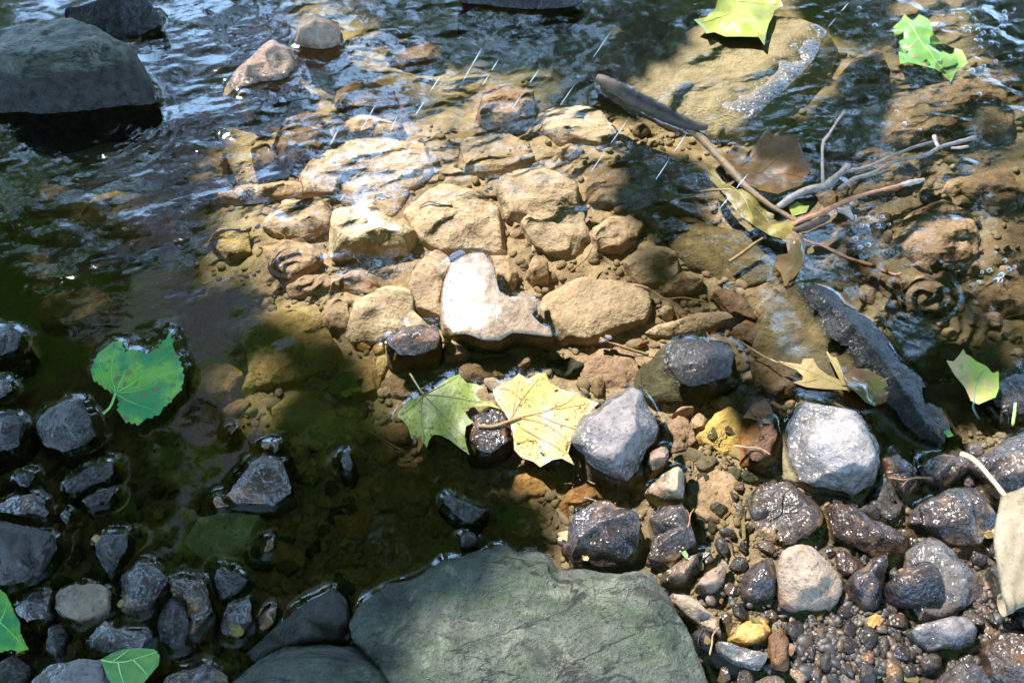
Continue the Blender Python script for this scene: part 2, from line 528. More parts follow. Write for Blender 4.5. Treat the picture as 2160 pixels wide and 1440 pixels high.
# submerged beyond the centre
for args in (
    ('stone', 'siltdull', -16, -75, 'rounded orange-brown cobble under rippled water near the tan topped stone', '570,300 600,250 660,228 692,260 690,312 640,342 590,332'),
    ('stone', 'siltdull', -22, -75, 'small dark cobble next to the orange-brown cobble', '528,312 562,298 590,332 572,362 535,354'),
    ('slab', 'silt', -30, -70, 'long narrow bed slab along the edge of the shade', '440,412 520,385 610,378 722,398 702,416 600,412 500,424'),
    ('slab', 'siltpale', -26, -72, 'pale slanting bed slab beneath blue reflections', '590,335 700,292 800,282 942,308 930,342 862,402 828,458 800,470 740,420 640,395 600,385'),
    ('stone', 'silt', -26, -70, 'shallow bed stone beyond the lumpy stone', '960,312 1000,280 1090,280 1130,328 1100,350 1040,372 980,362'),
    ('pebble', 'silt', -24, -60, 'walnut sized pebble beyond the lumpy stone', '1175,312 1200,299 1222,313 1220,336 1186,337'),
    ('stone', 'silt', -20, -70, 'tan stone under water where the ripples turn green', '1000,200 1060,170 1130,190 1120,240 1060,262 1010,245'),
    ('stone', 'siltdull', -30, -75, 'brownish sunken stone under the broken green reflections', '810,112 870,70 942,92 920,132 850,142'),
    ('stone', 'silt', -20, -70, 'hump of tan stone between the thick stick and the far water', '1208,130 1280,82 1352,110 1330,152 1250,156'),
    ('stone', 'silt', -24, -70, 'sunken tan stone lying below the butt of the thick stick', '1130,240 1190,215 1265,230 1330,300 1290,318 1180,300 1140,280'),
    ('stone', 'silt', -24, -70, 'sandy stone under the ripples above the long bed slab', '690,270 760,240 850,262 860,285 760,290 700,296'),
    ('stone', 'siltdull', -28, -70, 'sunken stone beneath rippling blue water near the far pool', '700,190 770,165 840,190 830,230 750,240 705,222'),
): rock(*args)
rock('stone', 'siltpale', -12, -62, 'broad flat tan stone with a pointed near corner', '848,442 925,388 982,380 1032,420 1088,470 1094,530 1060,534 1000,524 930,530 900,508 862,490', '930,420,-12 985,405,-11 1040,450,-13 1050,500,-15 960,490,-12 890,460,-16')
rock('stone', 'silt', -10, -62, 'lumpy pitted stone standing tallest in the sunlit shallows', '1040,405 1052,372 1068,348 1110,340 1165,348 1215,370 1222,430 1248,490 1228,542 1190,552 1130,522 1102,470 1112,450 1075,442', '1075,380,-10 1110,372,-8 1180,378,-8 1110,420,-14 1190,430,-10 1130,470,-12 1210,490,-12 1150,460,-22', amt=2.0)
rock('slab', 'siltdull', -26, -66, 'ripple-lit bed slab between the lumpy stone and the thick stick', '1215,372 1250,340 1330,345 1400,360 1442,402 1412,432 1300,442 1232,432')
rock('stone', 'bleached', 1, -58, 'bleached pale stone with a dark hollow under its near edge', '685,500 698,445 718,425 750,420 780,425 810,452 835,468 888,480 897,500 862,514 800,522 740,520 700,528', '705,475,-1 735,445,1 775,445,0 800,475,1 860,488,-1 770,500,-2 720,500,-3', near=-14)
rock('stone', 'silt', -14, -58, 'tan stone with fan shaped markings beside the lumpy stone', '1250,480 1290,458 1340,450 1372,462 1342,500 1310,532 1272,537 1250,512')
rock('stone', 'silt', -10, -56, 'tan stone with a dark end next to the big flat stone', '1308,562 1350,522 1400,508 1440,545 1430,575 1400,602 1350,598', '1345,548,-8 1395,528,-8 1415,560,-22 1372,575,-14')
rock('slab', 'wedge', -22, -68, 'dull brown bed slab under the yellow leaf', '1368,462 1430,450 1560,478 1640,518 1655,582 1610,602 1540,612 1470,582 1440,550 1395,508')
rock('boulder', 'slab', 6, -70, 'long sandy topped boulder awash beneath the fallen yellow-green leaf', '1300,172,-12 1360,112,-7 1440,68,-5 1500,38,-4 1620,28,-3 1700,38,-1 1742,62,2 1772,104,-26 1742,166,-30 1700,220,-32 1640,280,-34 1575,312,-34 1512,290,-22 1440,246,-16 1370,206,-14',
     '1385,150,-6 1480,90,-5 1600,60,-4 1690,62,-3 1738,82,0.5 1708,130,2 1658,180,3 1594,240,2 1540,272,0 1440,185,-5 1480,222,-4 1560,140,-4 1640,110,-2', cat='boulder', amt=0.5, chips=0)
# round the bleached flake
rock('slab', 'white', 11, -30, 'bright bleached flake of stone lying clear of the water in the centre', '935,690,1 930,640,1 936,590,1.5 948,558,2.5 985,532,5 1022,530,8 1040,556,9.5 1048,590,10 1053,612,10 1076,625,10 1131,623,9 1136,646,8 1121,660,8 1141,678,8 1162,690,7 1166,708,5 1120,701,7 1080,698,7 1055,715,6 1020,712,6 985,702,4.5 955,706,2',
     '960,600,3.6 958,660,3.4 990,560,7 1010,640,9.6 1030,590,11.4 1060,650,12.5 1050,690,9.5 1110,650,10 1120,688,8 1000,690,7.5', near=1, far=0.25, soft=1, amt=0.45, chips=0)
rock('stone', 'siltpale', -5, -50, 'pale submerged stone tucked behind the bleached flake', '864,602 875,550 910,528 942,530 950,556 934,590 930,640 960,690 922,682 880,652')
rock('stone', 'silt', -14, -50, 'rough little stone behind the notch of the bleached flake', '1030,530 1075,535 1095,575 1080,618 1055,610 1045,570')
rock('slab', 'silt', -3, -46, 'big flat tan stone with a shadowed near side and a small crater', '1136,642 1150,612 1168,593 1212,578 1300,574 1342,580 1368,602 1374,640 1364,668 1300,688 1240,712 1190,706 1162,690',
     '1165,625,-4 1215,592,-3 1300,588,-3 1348,600,-5 1355,640,-5 1300,664,-5 1236,690,-6 1180,676,-6', near=-12, far=0.5, amt=0.7)
rock('pebble', 'silt', -12, -46, 'pebble wedged behind the big flat stone', '1110,572 1130,532 1156,550 1160,582 1126,596')
rock('stone', 'silt', -12, -50, 'tan stone with a dark pitted near side under the budded twig', '1222,762 1240,740 1290,728 1350,745 1357,780 1340,820 1290,832 1250,820 1226,792')
rock('stone', 'wetdark', 20, -46, 'round brown stone breaking the water with a dark glistening crown', '1338,852 1345,790 1370,745 1420,710 1470,704 1530,720 1566,750 1560,790 1520,830 1470,850 1400,862',
     '1375,780,-8 1425,732,8 1480,722,18 1540,750,14 1545,785,6 1490,760,22 1440,770,16 1480,815,8 1420,820,-6', near=-16, far=0.35)
rock('stone', 'drygrey', 40, -44, 'white topped stone with a dark wet side next to the pale yellow leaf', '1200,937 1212,905 1226,880 1265,860 1310,825 1338,812 1375,830 1391,870 1386,922 1362,950 1350,990 1322,1032 1260,1012 1215,972',
     '1225,935,20 1250,890,27 1300,850,33 1335,832,36 1343,870,40 1340,905,40 1320,935,36 1295,965,28 1250,957,20 1228,950,14 1372,870,20 1358,930,16 1330,985,10', near=0, far=0.3, soft=1)
rock('stone', 'wetbrown', 20, -46, 'low brown stone ringed by water at the edge of the shade', '803,730 815,712 832,699 875,684 921,690 932,722 926,746 880,752 830,757', '825,722,12 850,706,19 885,700,20 910,720,14 870,728,14')
rock('stone', 'silt', -6, -46, 'small tan stone touching the low brown stone', '934,722 960,714 996,745 985,757 940,767')
rock('stone', 'siltdull', -16, -48, 'long narrow stone in the shadow of the bleached flake', '940,792 960,764 1030,750 1120,755 1152,760 1130,786 1080,792 1040,802 980,817')
rock('stone', 'wetblack', -14, -48, 'dark mossy stone beyond the pale yellow leaf', '1150,762 1210,755 1238,770 1226,792 1182,800')
rock('stone', 'siltpale', -10, -52, 'broad tan stone greening where the shade begins', '718,692 740,630 782,600 850,578 872,612 870,652 902,682 862,692 830,706 790,722 740,722', '760,650,-9 800,615,-9 850,620,-11 840,680,-13 770,700,-14')
rock('stone', 'silt', -14, -52, 'egg shaped tan stone at the edge of the broad tan stone', '672,667 690,630 722,624 742,650 730,692 694,702')
rock('stone', 'silt', -16, -52, 'flat tan stone behind the egg shaped stone', '700,592 740,568 792,575 802,602 770,622 720,616')
for args in (
    ('stone', 'silt', -16, -58, 'tan stone inside the rain drop ring', '560,560 575,520 600,500 640,505 688,540 655,575 610,596'),
    ('stone', 'silt', -20, -60, 'flat stone beyond the rain drop ring', '550,472 590,430 650,410 702,420 692,470 640,502 580,492'),
    ('stone', 'algae', -24, -62, 'blue-grey sunken stone at the sunlight boundary', '428,502 470,478 522,490 532,532 480,555'),
    ('stone', 'silt', -18, -58, 'rough stone with weed fringe at the shade boundary', '600,600 640,580 700,575 712,605 660,632 610,622'),
    ('slab', 'algae', -14, -58, 'large square slab sunk in the brown shade', '500,692 520,665 640,640 662,650 717,732 712,762 630,802 540,827 520,762'),
    ('stone', 'algae', -18, -50, 'smaller sunken slab against the large square slab', '383,802 420,770 480,765 522,790 507,842 440,847 390,827'),
    ('stone', 'algae', -22, -60, 'dim sunken stone above the green cottonwood leaf', '60,640 150,600 240,610 250,660 160,690 80,680'),
    ('stone', 'algae', -22, -60, 'dim sunken stone in the green reflections', '150,440 230,400 330,410 370,470 280,520 180,500'),
    ('stone', 'algae', -20, -60, 'dim oval stone sunk near the black boulder shadow', '330,300 400,280 470,310 470,380 390,400 340,360'),
    ('stone', 'algae', -24, -55, 'dim sunken stone between the low brown stone and the green leaf', '560,860 620,830 700,840 720,890 640,910 580,900'),
    ('stone', 'algae', -18, -50, 'sunken stone with moss below the broad tan stone', '730,780 780,745 810,770 800,830 750,850 725,820'),
    ('stone', 'siltdull', -22, -46, 'flat brown stone behind the green half of the leaf pair', '800,810 850,770 940,790 930,822 860,850 810,842'),
): rock(*args)
# near pool
rock('stone', 'brown', 7, -42, 'rusty orange stone with one tip out of the water', '400,912 403,875 435,850 475,870 500,890 519,907 516,926 480,937 430,947 405,937', '425,880,-4 460,885,-3 497,908,8 508,914,9 470,920,-8 425,920,-12', near=-14, far=0.5)
rock('stone', 'wetdark', 20, -40, 'dark house shaped stone standing near the stem of the green leaf', '74,902 90,870 140,835 166,834 186,860 202,882 211,912 182,942 140,962 85,942', '95,905,14 140,855,17 165,855,16 190,905,14 165,925,13 110,925,13 140,890,21')
rock('stone', 'wetdark', 9, -34, 'dark lens shaped stone rimmed by a bright water line', '119,1042 140,1010 190,984 241,977 243,1002 200,1032 140,1052', '140,1035,8 180,1005,9 225,990,8 190,1018,7')
rock('pebble', 'wetdark', 8, -34, 'small dark pebble against the lens shaped stone', '164,1062 185,1040 222,1028 242,1040 222,1067 180,1077')
rock('pebble', 'wetgrey', 5, -32, 'mottled pebble below the lens shaped stone', '115,1090 135,1070 160,1080 163,1105 135,1112')
rock('stone', 'wetbrown', 17, -42, 'dark reddish stone with a long tail pointing at the pale sunken stone', '429,1055 450,1046 470,1045 500,1015 530,975 562,955 582,949 606,985 616,1040 580,1066 500,1072 440,1083', '455,1060,7 510,1030,14 545,985,18 578,968,19 595,1010,14 560,1045,10')
rock('pebble', 'wetbrown', 5, -40, 'small wet tip just behind the long tailed stone', '545,942 560,930 582,928 607,938 603,952 575,958')
rock('stone', 'wetdark', 15, -34, 'tall dark wedge stone with its point towards the viewer', '189,1132 230,1114 272,1113 267,1152 250,1190 235,1228 214,1202 200,1170', '205,1140,13 245,1125,16 260,1135,15 235,1175,13 228,1200,9')
rock('stone', 'wetgrey', 18, -34, 'large rounded grey stone in the near row of wet stones', '238,1232 262,1200 286,1177 320,1190 357,1216 351,1262 310,1292 260,1302 244,1272', '268,1230,18 295,1200,17 335,1225,16 320,1265,14 275,1280,13')
rock('stone', 'drytan', 16, -30, 'flat topped pale grey stone with a rusty flank', '114,1242 145,1230 212,1231 234,1246 226,1292 195,1317 140,1312 119,1282', '135,1248,16 205,1242,17 215,1275,15 180,1300,13 140,1290,13', near=2)
rock('stone', 'wetgrey', 16, -26, 'grey stone beside the tip of the cut off green leaf', '28,1272 70,1245 106,1250 110,1302 80,1347 45,1322', '55,1275,15 95,1265,16 85,1315,13')
rock('stone', 'wetdark', 15, -24, 'narrow upright dark stone between grey stones', '94,1372 105,1320 130,1308 146,1340 136,1387 105,1402', '110,1340,14 128,1328,15 120,1375,12')
rock('stone', 'drygrey', 22, -24, 'angular pale wedge with a sharp ridge above the small green leaf', '174,1357 195,1330 216,1307 242,1320 316,1335 296,1362 230,1382 198,1380', '185,1353,14 218,1318,22 236,1328,20 285,1340,17 240,1365,12', near=2, soft=1)
rock('stone', 'wetbrown', 14, -30, 'brown split stone with a wet crease', '355,1216 400,1200 432,1220 456,1292 440,1337 400,1347 362,1252', '385,1225,13 415,1225,12 435,1290,14 400,1290,9 410,1320,11')
rock('stone', 'wetdark', 14, -30, 'dark triangular stone at the end of the wet row', '440,1216 460,1195 500,1205 537,1226 522,1247 470,1267 446,1252', '460,1212,14 500,1218,13 480,1240,11')
rock('stone', 'wetdark', 18, -26, 'egg shaped dark stone leaning on the split stone', '328,1312 345,1270 367,1256 396,1280 412,1312 402,1362 370,1384 334,1352', '352,1295,17 375,1280,18 392,1320,16 365,1350,12')
rock('stone', 'wetgrey', 15, -26, 'oval purplish stone ringed by water near the slanted rock', '459,1312 480,1265 521,1258 533,1290 527,1332 500,1353 464,1337', '482,1290,15 512,1280,15 500,1325,13')
rock('stone', 'wetbrown', 8, -26, 'small brown stone between the oval stone and the slanted rock', '531,1332 560,1280 587,1273 582,1312 556,1342')
rock('stone', 'drygrey', 28, -20, 'mottled pale stone the small green leaf rests against', '30,1460 80,1405 160,1388 207,1383 217,1412 232,1480 30,1500', '90,1420,26 160,1402,28 200,1400,27 180,1450,30', near=20)
rock('boulder', 'wetdark', 40, -40, 'dark grey rock cut off by the picture edge among the near wet stones', '-60,1110 0,1090 60,1094 102,1120 108,1172 80,1214 0,1240 -60,1232', '-10,1115,38 50,1112,36 80,1145,30 20,1165,34 60,1185,14', cat='rock')
rock('stone', 'wetgrey', 12, -32, 'mottled dark stone behind the cut off dark grey rock', '-20,1070 30,1034 82,1040 108,1080 92,1102 40,1096')
rock('stone', 'wetdark', 18, -36, 'blue-black stone level with the house shaped stone', '-50,870 30,868 62,888 42,942 0,972 -50,980', '-5,890,18 40,892,16 10,930,12')
rock('stone', 'wetdark', 15, -50, 'dark stone with a bright water rim on the shaded margin', '-40,692 20,686 47,704 36,742 0,757 -40,755')
rock('stone', 'wetgrey', 10, -40, 'tiny dark grey stone at the shaded margin', '-30,800 15,796 30,820 15,842 -30,852')
rock('stone', 'wetdark', 6, -32, 'purplish stone between the blue-black stone and the lens shaped stone', '18,1007 50,988 77,1000 83,1032 40,1034')
rock('stone', 'palesub', -5, -40, 'pale greenish sunken stone glowing in the shade', '385,1142 420,1090 480,1078 545,1074 562,1112 532,1152 502,1187 430,1182', amt=0.6)
rock('stone', 'brown', 6, -38, 'rusty sunken stone with a small wet point', '528,1172 550,1138 582,1133 655,1160 642,1192 580,1204', '550,1160,5 562,1152,8 600,1160,-6 610,1185,-10', near=-14)
rock('pebble', 'wetdark', 7, -42, 'small dark point standing alone in the shaded pool', '714,967 735,944 750,975 742,1002 714,992')
rock('stone', 'wetbrown', 7, -38, 'glossy dark stone showing between the two lobed leaves', '983,932 1000,872 1042,854 1077,880 1078,942 1040,962 994,956')
rock('stone', 'wetdark', 12, -40, 'black shard of stone off the tip of the large mossy rock', '923,1060 940,1039 1010,1060 1032,1070 1012,1102 980,1113', '945,1055,8 1000,1068,13 1015,1080,9')
rock('pebble', 'wetdark', 8, -38, 'dark pebble touching the large mossy rock in the pool', '968,1132 985,1114 1007,1130 1002,1157 974,1157')
rock('stone', 'brown', -8, -38, 'rust coloured sunken stone in front of the white topped stone', '1168,1062 1200,1030 1240,1008 1292,1030 1262,1047 1222,1072 1190,1112')
rock('stone', 'wetgrey', 14, -18, 'low dark stone cut off below the slanted rock', '325,1460 345,1425 380,1409 440,1394 477,1420 475,1490 325,1490', near=6)
rock('stone', 'wetdark', 14, -16, 'dark stone under the cut off green leaf', '-30,1410 30,1380 62,1400 55,1460 -30,1460', near=4)
rock('pebble', 'amber', 16, -14, 'little orange pebble on the dark stone', '20,1378 38,1366 56,1374 50,1386 28,1388', cat='pebble')
for args in (
    ('stone', 'algae', -14, -36, 'round brown cobble beside the pale greenish stone', '300,1120 330,1102 352,1118 345,1140 315,1146'),
    ('stone', 'algae', -16, -40, 'sunken stone between the rusty stone and the long tailed stone', '330,1000 400,975 440,990 410,1025 340,1030'),
    ('stone', 'algae', -18, -44, 'wide dim stone in the middle of the shaded pool', '760,1010 850,985 930,1020 900,1070 800,1075'),
    ('stone', 'brown', -16, -44, 'dim reddish stone with blue sky glints above it', '700,1085 750,1065 790,1090 780,1140 720,1140'),
    ('stone', 'algae', -16, -40, 'dim stone beside the slope of the large mossy rock', '620,1235 700,1195 800,1205 760,1250 660,1262'),
    ('stone', 'brown', -16, -40, 'dim brown stone hidden below the pale yellow leaf', '1060,1000 1120,980 1180,1000 1170,1045 1090,1060'),
    ('stone', 'algae', -14, -38, 'green tinged sunken stone before the large mossy rock', '1040,1090 1100,1060 1150,1085 1145,1140 1070,1150'),
    ('stone', 'algae', -16, -40, 'dim tan stone in the water above the split stone', '330,1165 390,1150 440,1165 420,1195 350,1198'),
): rock(*args)
rock('boulder', 'bigrock', 48, -60, 'largest flat rock with lichen in front of the pool', '733,1312 745,1290 760,1270 820,1230 890,1210 950,1175 1010,1150 1070,1147 1090,1166 1140,1164 1170,1195 1250,1206 1290,1212 1340,1199 1370,1205 1400,1250 1440,1310 1470,1380 1495,1450 1500,1520 880,1520 830,1440 790,1390 745,1342',
     '775,1310,16 830,1258,15 905,1232,18 970,1190,20 1050,1168,24 1150,1195,30 1260,1225,34 1355,1220,34 1370,1260,40 1386,1320,44 1402,1385,46 1420,1480,48 1300,1290,34 1200,1275,30 1080,1290,34 1000,1240,28 900,1300,30 850,1350,24 1000,1360,42 1200,1370,46 1320,1360,45 900,1430,38 1100,1480,50', near=30, far=-1.15, cat='boulder', amt=1.3, chips=0)
rock('boulder', 'bigrock', 34, -40, 'low mossy rock cut off beneath the largest flat rock', '470,1460 520,1402 600,1362 700,1343 765,1370 835,1425 860,1500 840,1540 470,1540', '560,1410,26 690,1365,30 770,1410,28 700,1450,36', near=20, far=-0.9, cat='rock', amt=0.7)
rock('boulder', 'boulder', 26, -40, 'slanted brown-grey rock leaning against the largest flat rock', '498,1392 530,1362 560,1338 640,1270 700,1236 722,1224 732,1260 737,1312 742,1347 700,1349 600,1364 530,1404', '560,1362,14 640,1300,17 705,1250,19 722,1300,20 650,1335,24', near=10, far=-0.6, cat='rock', amt=0.8)
# sunlit margin
rock('boulder', 'wedge', 14, -60, 'long dark wedge of rock slanting out of the water beside the tan lobed leaf', '1598,702,-14 1612,650,-10 1640,612,-5 1680,587,0 1740,603,3 1800,645,2 1862,695,0 1922,770,-2 1982,850,-3 2032,926,-4 2002,952,-6 1930,962,-8 1880,932,-9 1840,882,-11 1780,832,-13 1700,802,-15 1620,772,-16 1588,742,-15',
     '1690,602,6 1740,635,12 1800,685,14 1860,755,14 1910,830,13 1955,890,10 1990,930,3 1640,690,-11 1700,740,-9 1780,790,-7 1850,860,-4 1705,660,-3 1780,735,-2 1840,800,0', cat='boulder', amt=1.3, chips=0)
rock('stone', 'siltdull', -12, -50, 'brown stone against the lower edge of the dark wedge', '1578,762 1620,748 1690,780 1692,822 1640,842 1600,822')
rock('stone', 'drygrey', 42, -34, 'large pale grey angular rock with a wet flank', '1652,930 1665,870 1690,840 1740,830 1790,835 1825,860 1832,880 1850,935 1856,980 1842,1020 1800,1046 1760,1036 1700,1022 1660,992',
     '1672,960,6 1690,900,14 1740,880,24 1790,876,32 1815,905,36 1845,960,30 1830,985,34 1790,975,42 1745,1000,34 1700,1000,22 1700,950,26 1750,930,38 1810,1020,10', far=0.3, soft=1)
rock('stone', 'amber', -4, -34, 'golden stone in the shallows near the pale grey rock', '1468,917 1492,890 1510,870 1540,859 1582,880 1592,922 1562,962 1530,972 1490,942', '1500,905,-4 1535,872,-3 1570,900,-5 1540,935,-7', amt=1.3)
rock('stone', 'brown', 9, -34, 'brown block with a wet tip leaning on the golden stone', '1560,900 1575,862 1592,828 1627,850 1652,902 1646,962 1600,993 1564,977 1556,935', '1595,845,1 1625,880,4 1630,930,6 1598,970,9 1580,950,7 1575,900,-2 1612,975,4', near=-10)
rock('stone', 'silt', -2, -26, 'round speckled stone resting on silt', '1448,1032 1465,1000 1511,987 1552,1000 1567,1052 1562,1092 1520,1117 1470,1107 1454,1072', amt=0.6)
rock('stone', 'wetgrey', 12, -24, 'glistening grey-brown rock behind the peaked stone', '1563,1062 1600,1020 1650,1004 1702,1040 1742,1080 1747,1112 1710,1142 1660,1152 1600,1122 1569,1092', '1590,1065,-1 1625,1035,8 1660,1025,12 1715,1080,12 1700,1120,10 1650,1120,4')
rock('stone', 'wetbrown', 17, -20, 'rusty curved rock with a bright ridge', '1749,1062 1765,1058 1792,1064 1850,1095 1917,1131 1922,1162 1902,1202 1870,1192 1800,1152 1758,1122', '1775,1075,14 1810,1095,20 1860,1125,19 1900,1145,15 1850,1160,12 1785,1115,9', near=2)
rock('stone', 'wetgrey', 24, -16, 'broad rough rock with a sparkling top beside the rolled pale leaf', '1913,1092 1940,1062 1962,1049 2010,1029 2062,1023 2102,1060 2108,1102 2062,1152 2000,1147 1948,1107', '1935,1085,20 1975,1060,22 2050,1040,26 2090,1070,25 2040,1095,24 1970,1102,19 2060,1115,10', near=2, soft=1)
rock('slab', 'drygrey', 22, -16, 'white sunlit slab under the dark oblong stone', '1922,1122 1955,1109 2002,1150 2070,1230 2088,1246 2062,1277 1992,1302 1940,1307 1913,1297 1918,1180', '1940,1125,21 1990,1160,23 2060,1235,20 2040,1265,18 1950,1290,16 1935,1200,20', near=4, far=0.6, soft=1)
rock('stone', 'wetgrey', 38, -12, 'dark oblong stone lying on the white slab', '1870,1252 1875,1220 1912,1200 1962,1174 1987,1200 1997,1242 1982,1272 1920,1277 1880,1272', '1885,1232,30 1920,1210,36 1965,1188,40 1980,1215,36 1930,1232,36 1890,1255,24', near=12)
rock('stone', 'wetgrey', 30, -12, 'upright pointed grey stone in front of the rusty curved rock', '1780,1237 1800,1205 1830,1190 1855,1168 1870,1164 1872,1192 1864,1232 1852,1287 1820,1292 1798,1262', '1800,1235,26 1835,1205,30 1862,1180,31 1855,1230,30 1830,1250,24 1840,1275,12', near=2, soft=1)
rock('stone', 'drytan', 34, -18, 'peaked pinkish stone standing in a dark puddle', '1643,1202 1650,1165 1676,1144 1712,1155 1752,1180 1777,1222 1782,1262 1752,1292 1700,1307 1650,1282', '1660,1190,28 1676,1160,34 1710,1180,34 1745,1210,28 1720,1240,30 1670,1235,26 1720,1280,10', near=0, soft=1)
rock('stone', 'wetgrey', 22, -16, 'hunched glistening stone touching the peaked pinkish stone', '1553,1242 1580,1200 1602,1169 1632,1174 1644,1212 1637,1262 1600,1277 1564,1267', '1578,1230,18 1610,1190,22 1628,1220,20 1600,1250,15')
rock('stone', 'drytan', 14, -14, 'small almond shaped orange stone', '1458,1252 1480,1215 1500,1197 1521,1184 1537,1195 1527,1227 1496,1257', '1480,1235,12 1515,1200,15 1510,1225,13', near=4)
rock('stone', 'wetgrey', 18, -14, 'curved shell-like stone beside the almond shaped stone', '1388,1217 1430,1180 1480,1159 1502,1165 1472,1192 1452,1232 1400,1237', '1420,1200,16 1470,1170,18 1440,1210,12')
rock('stone', 'drytan', 20, -10, 'long tilted stone lying along the edge of the largest flat rock', '1414,1252 1430,1242 1480,1270 1512,1300 1527,1342 1510,1348 1470,1312 1424,1277', '1435,1258,18 1480,1285,20 1512,1325,15', near=4)
rock('pebble', 'wetblack', 14, -8, 'glossy black pebble beneath the long tilted stone', '1458,1332 1488,1318 1512,1350 1502,1377 1473,1377', amt=0.3, soft=4)
rock('stone', 'drygrey', 18, -6, 'pale grey flat stone nearest the side of the largest flat rock', '1513,1352 1540,1354 1590,1366 1622,1376 1622,1402 1600,1417 1550,1397 1519,1372', '1530,1362,17 1600,1380,18 1600,1400,12', near=5)
rock('stone', 'brown', 14, -6, 'upright brown stone behind the pale grey flat stone', '1618,1342 1650,1319 1667,1345 1662,1417 1624,1422')
rock('stone', 'amber', 13, -8, 'tawny block between the tilted stone and the puddle', '1538,1347 1570,1310 1612,1304 1632,1330 1617,1362 1570,1367')
rock('stone', 'drygrey', 26, -6, 'grey stone with two pale facets lying on the dark gravel', '1918,1327 1960,1310 2000,1299 2042,1299 2072,1325 2075,1352 2032,1364 1960,1374', '1945,1330,20 1975,1318,22 2010,1312,26 2055,1330,24 2020,1345,22', near=6, soft=1)
rock('rock', 'wetbrown', 34, -6, 'brown and grey rock below the rolled pale leaf', '2078,1352 2110,1330 2162,1324 2220,1340 2220,1460 2140,1450 2098,1422', '2110,1360,28 2160,1345,34 2200,1390,34 2130,1410,26', near=12, cat='rock')
rock('rock', 'wetgrey', 26, -6, 'smooth grey rock rising from the dark gravel', '1975,1430 2030,1394 2082,1400 2100,1450 2080,1490 1975,1490', near=12, cat='rock')
rock('stone', 'wetgrey', 32, -30, 'wet brown rock with a pale crest at the water edge behind the mossy rock', '1183,1167 1200,1110 1226,1065 1270,1044 1302,1065 1350,1069 1362,1102 1352,1152 1320,1182 1270,1202 1220,1197 1188,1187', '1210,1150,22 1235,1085,24 1265,1100,30 1330,1080,34 1345,1105,28 1290,1140,26 1260,1160,16 1320,1145,14', soft=1)
rock('stone', 'wetgrey', 20, -26, 'white speckled wet stone dropping to a black side', '1362,1192 1382,1130 1370,1090 1400,1064 1442,1060 1457,1102 1473,1162 1440,1197 1390,1207', '1385,1100,18 1435,1075,22 1440,1110,20 1400,1140,14 1430,1170,5')
rock('stone', 'drytan', 20, -26, 'notched pale stone above the white speckled stone', '1362,1032 1380,1012 1410,985 1432,974 1451,1000 1442,1052 1400,1062 1380,1045', '1380,1030,16 1430,990,20 1435,1030,18 1405,1040,14')
rock('pebble', 'drytan', 16, -28, 'small pale shard in the corner of the white topped stone', '1360,987 1370,955 1402,939 1414,955 1400,987 1375,1002')
rock('stone', 'silt', -4, -30, 'rough crumbly stone near the white topped stone', '1388,892 1430,873 1462,890 1472,922 1450,962 1408,952', amt=2.2)
rock('pebble', 'silt', -2, -30, 'smooth oval pebble behind the crumbly stone', '1458,880 1478,864 1494,880 1490,908 1472,914 1460,900')
rock('pebble', 'silt', -3, -30, 'thin flat chip behind the crumbly stone', '1420,868 1440,856 1465,852 1466,862 1440,872')
rock('stone', 'wetbrown', 20, -20, 'ragged dark stone with an ochre edge at the foot of the dark wedge', '1928,987 1960,965 2010,954 2052,965 2043,1000 1990,1033 1940,1012', '1950,985,18 2010,968,20 2030,985,18 1975,1005,14')
rock('rock', 'wetgrey', 34, -26, 'dark sloping rock behind the straight leaf stalk', '2046,972 2100,938 2220,880 2220,1070 2110,1052 2078,1012', '2080,980,26 2120,960,32 2190,930,36 2170,1000,34 2110,1020,26', near=6, cat='rock')
rock('slab', 'wetdark', 4, -24, 'blue-black slab in front of the pale grey rock', '1828,1032 1850,1000 1882,998 1912,1060 1908,1112 1850,1092')
rock('stone', 'wetbrown', 9, -18, 'small reddish stone between the peaked and the pointed stones', '1753,1182 1775,1149 1802,1170 1832,1195 1800,1222 1778,1217')
rock('stone', 'wetdark', 24, -14, 'dark glittering stone shadowed by the rolled pale leaf', '2090,1200 2112,1180 2180,1165 2200,1300 2100,1294 2094,1240', near=4)
rock('stone', 'wetbrown', 10, -22, 'dark brown stone under the speckled wet bank near the pale grey rock', '1858,960 1890,950 1935,985 1945,1040 1915,1060 1870,1010')
rock('stone', 'wetbrown', 8, -12, 'russet stone by the dark puddle', '1862,1300 1890,1285 1920,1300 1912,1325 1875,1325', near=2)
rock('stone', 'amber', 8, -10, 'small tan wedge by the dark puddle', '1815,1320 1845,1290 1866,1300 1862,1326 1830,1330', near=2)
rock('stone', 'wetdark', 9, -12, 'dark angular stone in the gravel puddle', '1775,1318 1790,1300 1812,1325 1802,1355 1778,1345', near=1)
rock('stone', 'wetdark', 9, -10, 'lean dark stone standing in the gravel', '1855,1345 1872,1335 1882,1375 1870,1402 1852,1385', near=2)
rock('stone', 'wetdark', 10, -10, 'dark cobble in the gravel beyond the smooth grey rock', '1940,1395 1965,1375 1990,1385 1985,1415 1955,1425', near=2)
